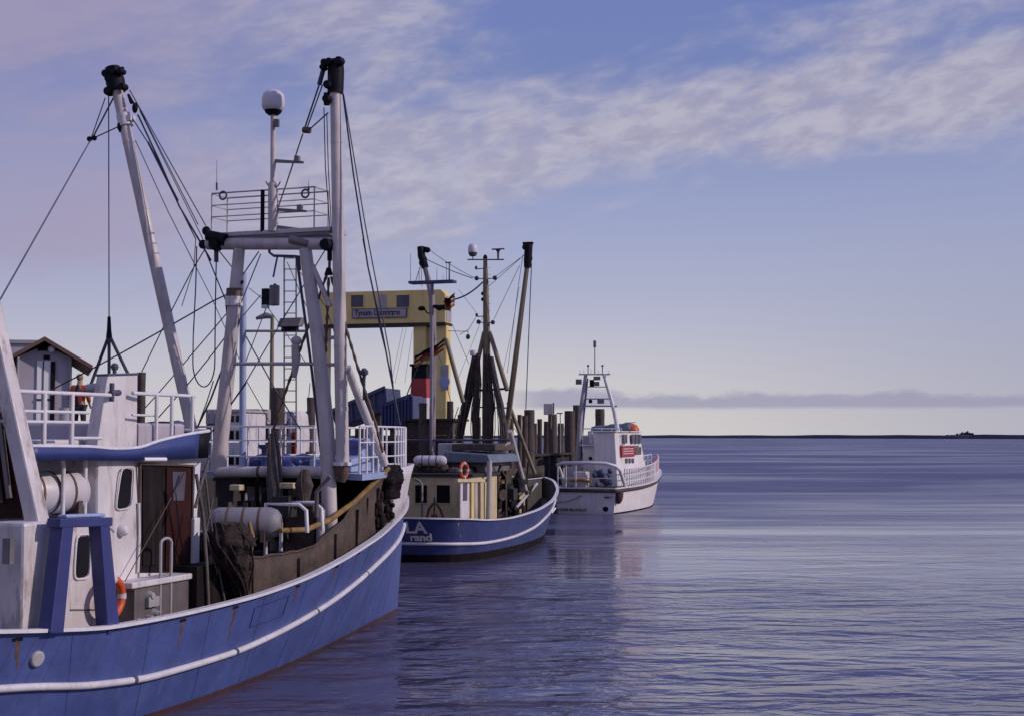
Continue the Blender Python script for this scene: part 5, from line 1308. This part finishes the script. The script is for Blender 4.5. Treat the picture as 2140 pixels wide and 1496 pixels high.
    # aerial platform
    b = MB(); a, c = g(857, 591, 6), g(949, 590, 6); b.box(a.x, c.x, 5.8, 6.3, a.z - .06, a.z + .04); ap = gan('aerial_platform', b, M['dark_blue'])
    for px, yt, r in ((858, 530, .012), (876, 560, .015), (889, 572, .02), (913, 560, .012), (933, 550, .012), (939, 548, .035), (926, 575, .01)):
        b = MB(); q = g(px, 590, 6); b.tube(q, g(px, yt, 6), r, r * .6, 6)
        if px == 939: e = g(939, 550, 6); b.box(e.x - .17, e.x + .08, e.y - .03, e.y + .03, e.z, e.z + .04)
        b.build('aerial', M['rope'], ap)
    b = MB(); q = g(903, 592, 6); b.tube(q, V(q.x, 6, 3.9), .07); b.build('platform_post', M['boom_mauve'], ap)
    b = MB(); b.path([g(903, 655, 6), g(893, 655, 6), g(886, 645, 6)], .03, 6); b.ball(g(881, 645, 6), .13, 8, (1.3, .8, .8)); ap2 = b.build('deck_lamp', M['black'], ap)
    b = MB(); b.path([g(906, 640, 6), g(918, 644, 6), g(930, 641, 6)], [.06, .12, .09], 8); b.build('horn', M['black'], ap)
    # ropes
    def rope(pts, r=.014, mat='rope', y=gy, s=0, name='rigging_rope'):
        P = [g(*p[:2], p[2] if len(p) > 2 else y) for p in pts]
        if s and len(P) == 2: P = sag(P[0], P[1], s)
        b = MB(); b.path(P, r, 5); return gan(name, b, M[mat])
    for pts, r, s in (([(897, 522), (994, 582)], .012, .08), ([(889, 541), (988, 582)], .018, .05), ([(950, 626), (1009, 590)], .035, .12), ([(1100, 530), (1036, 578)], .012, 0), ([(1088, 540), (1020, 600)], .012, 0),
                      ([(1093, 532), (1083, 600), (1060, 780)], .012, 0), ([(1086, 555), (1032, 668)], .012, 0), ([(1111, 551), (1105, 700), (1099, 855)], .022, 0), ([(1085, 600), (1070, 690), (1050, 780)], .009, 0),
                      ([(945, 678), (980, 760)], .012, 0), ([(960, 700), (980, 688), (994, 664)], .012, 0), ([(936, 692), (978, 693)], .014, 0), ([(978, 690), (978, 706)], .012, 0),
                      ([(958, 605), (1000, 660)], .008, 0), ([(1018, 640), (958, 790)], .008, 0), ([(880, 552), (868, 590)], .016, 0), ([(880, 555), (882, 600)], .012, 0),
                      ([(890, 730), (868, 780), (846, 836)], .028, 0), ([(910, 730), (924, 760)], .012, 0), ([(935, 812), (948, 860)], .016, 0), ([(958, 850), (932, 930)], .02, 0), ([(962, 905), (988, 1000)], .016, 0),
                      ([(846, 893), (888, 917)], .010, 0), ([(862, 690), (846, 800)], .008, 0), ([(850, 680), (826, 800)], .008, 0), ([(843, 680), (820, 790)], .008, 0), ([(1062, 880), (1120, 950)], .012, 0)):
        rope(pts, r, s=s)
    b = MB(); b.ball(g(978, 704), .1, 8, (1, 1, 1.2)); gan('hanging_block', b, M['rope'])
    b = MB(); b.tube(F.at(1066, 900, x=1.9), F.at(1098, 1023, x=1.9), .10); gan('deck_spar', b, M['spar'])
    b = MB(); b.tube(g(1062, 840), F.at(1118, 990, x=2.0), .08); gan('deck_spar', b, M['ochre'])
    b = MB(); b.tube(F.at(1122, 1010, x=1.5), F.at(1079, 1060, x=2.3), .06); gan('deck_spar', b, M['spar_grey'])
    b = MB(); b.tube(g(1066, 924, 6), g(998, 961, 5), .05); gan('deck_spar', b, M['spar'])
    # hoisted nets
    for pts, rads, mt, sd in (([(993, 740), (987, 780), (978, 830), (964, 890), (958, 930)], [.06, .09, .12, .12, .09], 'net', 31), ([(999, 738), (998, 800), (992, 870), (994, 930)], [.05, .10, .12, .10], 'net', 32),
                              ([(1018, 740), (1022, 790), (1026, 850), (1024, 910), (1020, 950)], [.08, .09, .11, .12, .10], 'net', 33), ([(1027, 745), (1036, 800), (1046, 850), (1052, 900), (1050, 950)], [.06, .09, .11, .12, .1], 'net_grey', 34)):
        b = MB(); net_bundle(b, [g(*p, gy - .6) for p in pts], rads, seed=sd, rough=.5, strands=18, spread=1.7); gan('hoisted_net', b, M[mt])
    b = MB(); a = g(990, 737, gy - .6); b.lathe(a - V(0, 0, .12), [(.15, 0), (.17, .16), (.13, .22)], 12); gan('net_ring', b, M['raft'])
    b = MB(); b.tube(g(992, 816), g(1056, 812), .05); b.tube(g(992, 850), g(1060, 852), .03); gan('mast_cross_tie', b, M['rope'])
    b = MB(); net_bundle(b, [F.at(1046, 930, x=.6), F.at(1042, 970, x=.6), F.at(1044, 1010, x=.6)], [.16, .2, .18], seed=41, rough=.3); gan('yellow_net', b, M['gold_rope'])
    # deck gear forward
    rnd = random.Random(17)
    for k in range(36):
        q = F.at(1026 + rnd.uniform(0, 78), 1020 + rnd.uniform(-34, 50), x=rnd.uniform(.2, 2.0)); b = MB(); mt = rnd.choice(('net', 'olive', 'wheel_dark', 'timber_wet', 'dark', 'brown_wall', 'dark', 'gold_rope'))
        kind = k % 4
        if kind == 0: b.lathe(q - V(.25, 0, 0), [(.22, 0), (.22, .05), (.1, .06), (.1, .42), (.22, .43), (.22, .5)], 12, (1, rnd.uniform(-.5, .5), 0)); nm = 'rope_reel'
        elif kind == 1: h = rnd.uniform(.14, .3); b.box(q.x - h, q.x + h * rnd.uniform(.6, 1.4), q.y - .25, q.y + .25, q.z - h, q.z + h); nm = 'gear_box'
        elif kind == 2: b.path([V(q.x, q.y, .7), q, q + V(rnd.uniform(-.4, .4), rnd.uniform(-.3, .3), rnd.uniform(.2, .7))], .05, 8); nm = 'stand_pipe'
        else: net_bundle(b, [q + V(0, 0, .4), q, q - V(.05, 0, .5)], [.1, .26, .16], seed=k, rough=.4, rows=12, strands=8); nm = 'net_bunch'
        gan(nm, b, M[mt])
    b = MB(); b.box(-.9, 1.2, 7.4, 8.6, .6, 2.0); gan('winch_house', b, M['dark'], bevel=.05)
    b = MB(); b.box(-1.2, 1.2, 11.2, 13.4, .9, 2.55); gan('forecastle', b, M['olive'], bevel=.05)
    q = F.at(1063, 1000, x=.6); b = MB(); b.box(q.x - .5, q.x + .5, q.y, q.y + 1.2, 1.2, q.z + .1); gan('fish_box', b, M['cream'], bevel=.05)
    # raised bow bulwark
    ts = [H.t_of(11.5 + (17.7 - 11.5) * i / 24) for i in range(25)]; rows = []
    for t in ts:
        p = H.top(t); u = (p.y - 11.5) / 6.2; hh = .55 * min(1, u * 3); rows.append([p + V(-.03, 0, .05), p + V(-.03, 0, .05 + hh)])
    b = MB(); b.grid([[V(-p.x, p.y, p.z) for p in r] for r in rows]); gan('bow_bulwark', b, M['olive'], solid=.06)
    # dark ensigns: folded tricolour flags
    return F, o, H
T2, t2o, H2 = cutter()
def w_item(F, c): w = F.world(c); return Frame(w.x, w.y, math.degrees(F.th))
c = T2.at(899, 962, y=3.0)
raft(T2, (c.x, 3.0, c.z), (1, .1, 0), 1.25, .20, 'white liferaft drum lying across the cream cabin roof of the middle cutter')
c = T2.at(968, 982, x=2.05); life_ring(T2, (2.08, c.y, c.z), (1, -.18, 0), .25, 'orange red life ring on the cream cabin corner of the middle cutter')

# flags: black, red and gold, hanging folded
def flag(F, tl, tr, drop, y, label, seed, group='tricolour flags'):
    a, c = F.at(*tl, y=y), F.at(*tr, y=y); fr = w_item(F, a); o = thing('flag', fr, label, 'flag', group)
    ph = seed; n = 14; d = c - a; dz = drop
    for k, mt in enumerate(('black', 'flag_red', 'gold')):
        rows = []
        for i in range(n + 1):
            f = i / n; base = V(d.x * f, .10 * math.sin(f * 11 + ph), a.z + d.z * f - .10 * math.sin(f * 3.1))
            rows.append([base + V(.03 * math.sin(f * 9 + j), .06 * math.sin(f * 8 + j * 2.0 + ph), -dz * (k + j / 4) / 3 * (1 + .10 * math.sin(f * 7 + ph))) for j in range(5)])
        b = MB(); b.grid(rows); b.build('stripe', M[mt], o, solid=.006)
    return o
flag(T2, (864, 742), (933, 703), .48, 8.0, 'larger black red and gold flag hanging across the legs of the yellow portal', 1.0)
flag(T2, (928, 623), (949, 611), .55, 7.0, 'smaller black red and gold flag at the right end of the yellow beam', 3.0)

# ---- third boat: white rescue vessel
def rescue():
    F = Frame(4.19, 82.5, 20)
    o = thing('rescue_boat', F, 'small white rescue boat with an arched mast and red panels, farthest of the three', 'rescue boat', 'moored boats')
    wl = [(.25, 1.55), (3, 1.75), (7, 1.65), (10, 1.25), (12.5, .7), (14.2, .25), (15.2, .02)]
    gw = [(0, 1.88), (4, 2.05), (8, 1.98), (11, 1.55), (13.8, 1.0), (16.0, .42), (17.1, .02)]
    sh = [(0, 1.45), (5, 1.50), (10, 1.72), (17.1, 2.2)]
    H = Hull(wl, gw, sh, e=.7)
    hull = H.shell().build('hull', M['white_far'], o)
    b = MB(); rows = [[H.pt(t, z, .006) for z in (-.5, -.1, .08)] for t in H.ts]
    b.grid(rows); b.grid([[V(-p.x, p.y, p.z) for p in r] for r in rows]); b.build('waterline_band', M['dark'], hull)
    b = MB(); b.path(H.side_path(lambda t: H.top(t) - V(0, 0, .10), .03), .11, 8); b.build('rubber_fender', M['timber'], hull)
    H.cap(.2, .07).build('gunwale_cap', M['white_rail'], hull); H.deck(.02, .05).build('deck', M['grey'], o)
    g = lambda px, py, y=4.5: F.at(px, py, y=y); gan = lambda nm, mb, mat, par=o, **k: mb.build(nm, mat, par, **k)
    # lettering, exhaust, orange half fender
    p = F.at(1164, 1066, y=.18); text_mesh('stern_lettering', 'IN ZONE 90A GV36 AV', .21, M['black_letter'], hull, (p.x, p.y - .12, p.z), (1, 0, 0), (0, 0, 1), .01, .004, .86)
    p = F.at(1264, 1040, y=.05); text_mesh('small_lettering', 'MM 2', .16, M['black_letter'], hull, (p.x, p.y - .06, p.z), (1, 0, 0), (0, 0, 1), .01, .003, 1.2)
    c = F.at(1266, 1062, y=.2); b = MB(); b.lathe(c, [(.17, -.02), (.17, .06), (.13, .07)], 16, (0, -1, 0)); gan('exhaust_port', b, M['black'], hull)
    t = H.t_of(.35); b = MB(); cc = H.top(t) - V(0, 0, .16); 
    b.lathe(cc + V(.02, 0, 0), [(.01, -.72), (.14, -.66), (.24, -.5), (.3, -.28), (.31, 0)], 16); gan('corner_fender', b, M['antifoul'], hull)
    b = MB(); e = H.top(1.0); b.path([e + V(.22, -.5, -.28), e + V(.14, .08, -.15), e + V(-.22, -.5, -.28)], [.2, .26, .2], 10); gan('bow_fender', b, M['antifoul'], hull)
    # aft arch rail
    b = MB(); z1 = g(1200, 967, .3).z
    P = [V(-1.75, 1.6, 1.5), V(-1.85, 1.2, z1 - .5), V(-1.8, .5, z1 - .12), V(-1.4, .2, z1), V(0, .15, z1 + .02), V(1.2, .2, z1), V(1.7, .5, z1 - .15), V(1.85, 1.0, z1 - .4), V(1.9, 2.0, 1.5)]
    b.path(P, .105, 8); gan('stern_arch', b, M['white_rail'])
    b = MB()
    for x in (-1.7, -1.2, -.6): b.tube((x, .25, 1.45), (x, .25, z1 - .06), .03)
    b.path([V(-1.75, .3, 2.05), V(1.75, .3, 2.05)], .025, 6); gan('stern_rail', b, M['white_rail'])
    # side rails
    for sg in (1, -1):
        pts = []
        for i in range(11): y = 1.9 + (16.3 - 1.9) * i / 10; q = H.top(H.t_of(y), -.1); pts.append(V(sg * max(.05, q.x), q.y, q.z))
        b = MB(); rails(b, pts, (.36, .72, 1.08), .032, .045, .55); gan('side_rail', b, M['white_rail'])
        pts = [q + V(sg * .02, 0, .35) for q in pts[6:10]]; b = MB(); b.grid([[q, q + V(0, 0, .62)] for q in pts], False); gan('rail_dodger', b, M['red'], solid=.02)
    b = MB(); P = [V(q.x - .05, q.y, q.z + 1.12) for q in [H.top(H.t_of(y), -.1) for y in (9.4, 10.6, 11.8, 13.0, 14.2)]]; b.path(P, [.04, .08, .09, .08, .04], 8); gan('rolled_cover', b, M['red'])
    # deckhouse with stepped wheelhouse
    b = MB(); zt = g(1250, 931).z; b.box(-1.2, 1.25, 3.6, 7.6, 1.45, zt); dh = gan('deckhouse', b, M['white_far'], bevel=.05)
    b = MB(); b.box(-1.35, 1.38, 3.4, 7.6, zt + .002, zt + .09); b.build('house_top', M['white_rail'], dh)
    for (xa, xb, ya, yb) in ((1253, 1266, 937, 947), (1268, 1278, 937, 947)):
        p, q = g(xa, yb, 3.6), g(xb, ya, 3.6); b = MB(); b.box(p.x, q.x, 3.58, 3.61, p.z, q.z); b.build('window', M['glass'], dh)
    c = g(1234, 957, 3.6); b = MB(); b.lathe(c, [(.11, 0), (.11, .03)], 14, (0, -1, 0)); b.build('porthole', M['black'], dh)
    X = lambda px, py, x=1.3: F.at(px, py, x=x)
    ya, yb = X(1291, 930).y, X(1342, 930).y; zb, zt2 = 1.5, X(1320, 903).z
    b = MB(); b.prism([V(1.3, ya, zb), V(1.3, yb + .6, zb), V(1.3, yb + .3, X(1320, 950).z), V(1.12, yb, zt2), V(1.12, ya, zt2)], (-1.35, 0, 0)); wh = gan('wheelhouse', b, M['white_far'], bevel=.05)
    b = MB(); b.box(-.25, 1.22, ya - .1, yb + .25, zt2 + .002, zt2 + .08); b.build('wheelhouse_roof', M['white_rail'], wh, bevel=.03)
    b = MB(); c = V(.75, yb - .35, zt2 + .09); b.lathe(c, [(.46, 0), (.44, .16), (.32, .36), (.12, .46), (.01, .48)], 16); b.build('roof_dome', M['orange'], wh)
    def sidep(nm, xa, xb, y0, y1, mat, par, th=.03, x=1.28):
        p, q = X(xa, y1), X(xb, y0); b = MB(); b.box(x - .05, x + th, p.y, q.y, p.z, q.z); return b.build(nm, mat, par)
    for xa, xb in ((1303, 1311), (1321, 1327), (1329, 1334), (1336, 1340)): sidep('window', xa, xb, 907, 926, M['pane'], wh)
    pn = sidep('red_panel', 1299, 1326, 931, 954, M['red'], wh, .04); sidep('pale_panel', 1327, 1340, 933, 949, M['net_grey'], wh, .035)
    b = MB()
    for k in range(3):
        p, q = X(1302, 937 + k * 5), X(1323, 938 + k * 5); b.box(1.321, 1.325, p.y, q.y, p.z - .03, p.z + .02)
    b.build('panel_stripe', M['raft'], pn)
    for xa, xb in ((1308, 1312), (1315, 1318), (1321, 1325)): sidep('port_light', xa, xb, 957, 967, M['pane'], wh)
    b = MB(); b.prism([V(-1.1, yb + .4, 1.6), V(1.1, yb + .4, 1.6), V(1.0, yb + .4, 2.9), V(-1.0, yb + .4, 2.9)], (0, 1.6, 0)); b.build('trunk_cabin', M['white_far'], wh, bevel=.15)
    b = MB(); rnd = random.Random(8)
    for k in range(14): b.ball((rnd.uniform(-.5, .7), yb + 2.4 + rnd.uniform(0, 2.2), 2.2 + rnd.uniform(0, .35)), rnd.uniform(.2, .4), 8, (1, 1.3, .8))
    gan('foredeck_cover', b, M['olive'])
    # tripod mast
    legs = [((1207, 990), (1209, 930), (1215, 850), (1224, 783)), ((1292, 905), (1284, 860), (1276, 830), (1262, 783))]
    for i, L in enumerate(legs):
        b = MB(); b.path([g(*p) for p in L], [.17, .16, .14, .11] if i == 0 else [.14, .13, .12, .10], 8); ml = gan('mast_leg', b, M['white_rail'] if i else M['grey_light'])
    b = MB(); b.path([g(1212, 960, 5.6), g(1217, 880, 5.3), g(1226, 790, 4.9)], .12, 8); gan('mast_leg', b, M['dark_blue'])
    for (xa, xb, py, r) in ((1210, 1275, 782, .045), (1222, 1268, 808, .03), (1224, 1278, 833, .04), (1216, 1290, 848, .05)):
        b = MB(); b.tube(g(xa, py), g(xb, py), r); gan('mast_crossbar', b, M['grey_light'])
    b = MB(); b.tube(g(1243, 780), g(1243, 712), .035, .025); b.box(*[f for k in (0,) for f in (g(1243, 718).x - .07, g(1243, 718).x + .07)], 4.42, 4.58, g(1243, 726).z, g(1243, 712).z); gan('top_pole', b, M['grey'])
    for px in (1229, 1259): b = MB(); b.tube(g(px, 781), g(px, 765), .03); b.ball(g(px, 764), .08, 8); gan('mast_lamp', b, M['grey'])
    for px, py in ((1212, 773), (1220, 772), (1235, 771), (1250, 773), (1271, 774), (1274, 778)): b = MB(); b.tube(g(px, 782), g(px, py), .012, n=5); gan('whip_aerial', b, M['grey'])
    for (xa, ya_, xb, yb_, mt) in ((1241, 786, 1254, 794, 'grey'), (1233, 793, 1241, 807, 'black'), (1242, 797, 1252, 806, 'grey'), (1204, 792, 1215, 803, 'grey'), (1249, 833, 1262, 843, 'grey')):
        p, q = g(xa, yb_), g(xb, ya_); b = MB(); b.box(p.x, q.x, 4.4, 4.6, p.z, q.z); gan('mast_instrument', b, M[mt], bevel=.02)
    b = MB(); b.ball(g(1234, 838), .13, 10); gan('searchlight', b, M['black'])
    # upper deck gear: grey-green tarpaulin, white lockers
    p, q = g(1240, 907, 6), g(1322, 880, 6)
    rows = [[V(p.x + (q.x - p.x) * i / 8, 5.4, p.z + .1), V(p.x + (q.x - p.x) * i / 8, 5.6, q.z - .35 + .25 * i / 8 + .06 * math.sin(i * 2)), V(p.x + (q.x - p.x) * i / 8, 6.8, q.z - .3 + .25 * i / 8)] for i in range(9)]
    b = MB(); b.grid(rows); gan('awning', b, M['teal'], solid=.03)
    p, q = g(1232, 928, 5), g(1291, 900, 5); b = MB(); b.box(p.x, q.x, 4.6, 5.6, p.z, q.z); ul = gan('upper_locker', b, M['white'], bevel=.04)
    p, q = g(1279, 929, 4.5), g(1292, 902, 4.5); b = MB(); b.box(p.x, q.x, 4.4, 4.59, p.z, q.z); b.build('locker_door', M['olive'], ul)
    rnd = random.Random(14)
    for (px, py, w_, h_, mt) in ((1226, 922, .5, .5, 'grey_light'), (1237, 915, .35, .7, 'white'), (1250, 919, .45, .55, 'red'), (1262, 916, .4, .65, 'grey'), (1273, 912, .5, .8, 'olive')):
        q = g(px, py, 4.2); b = MB(); b.box(q.x - w_ / 2, q.x + w_ / 2, 4.0, 4.4, zt + .1, zt + .1 + h_); gan('deck_box', b, M[mt], bevel=.06)
    b = MB(); rails(b, [V(-1.2, 3.5, zt + .09), V(1.25, 3.5, zt + .09)], (.5, .95), .03, .03, .6); gan('house_rail', b, M['white_rail'])
    # aft deck gear
    b = MB()
    for k in range(18): b.ball((rnd.uniform(.2, 1.1), rnd.uniform(1.0, 2.6), 1.6 + rnd.uniform(0, .85)), rnd.uniform(.12, .25), 8)
    gan('rope_coil_heap', b, M['slate_blue'])
    p, q = g(1198, 1003, 1.2), g(1225, 985, 1.2); b = MB(); b.box(p.x, q.x, 1.2, 1.9, 1.47, q.z); gan('deck_box', b, M['white'], bevel=.05)
    b = MB(); a = g(1190, 1004, .9); c = g(1235, 1006, .9); b.path([a, a.lerp(c, .5) + V(0, 0, .1), c], [.07, .12, .07], 8); gan('towing_buoy', b, M['gold'])
    p, q = g(1178, 1003, 2), g(1205, 975, 2); b = MB(); b.box(p.x, q.x, 2.2, 2.8, 1.47, q.z); gan('capstan_box', b, M['grey_light'], bevel=.04)
    b = MB(); b.path(sag(F.at(1158, 1049, y=0), F.at(1215, 1035, y=0), .12), .02, 5); gan('transom_line', b, M['rope'])
    return F, o, H
T3, t3o, H3 = rescue()
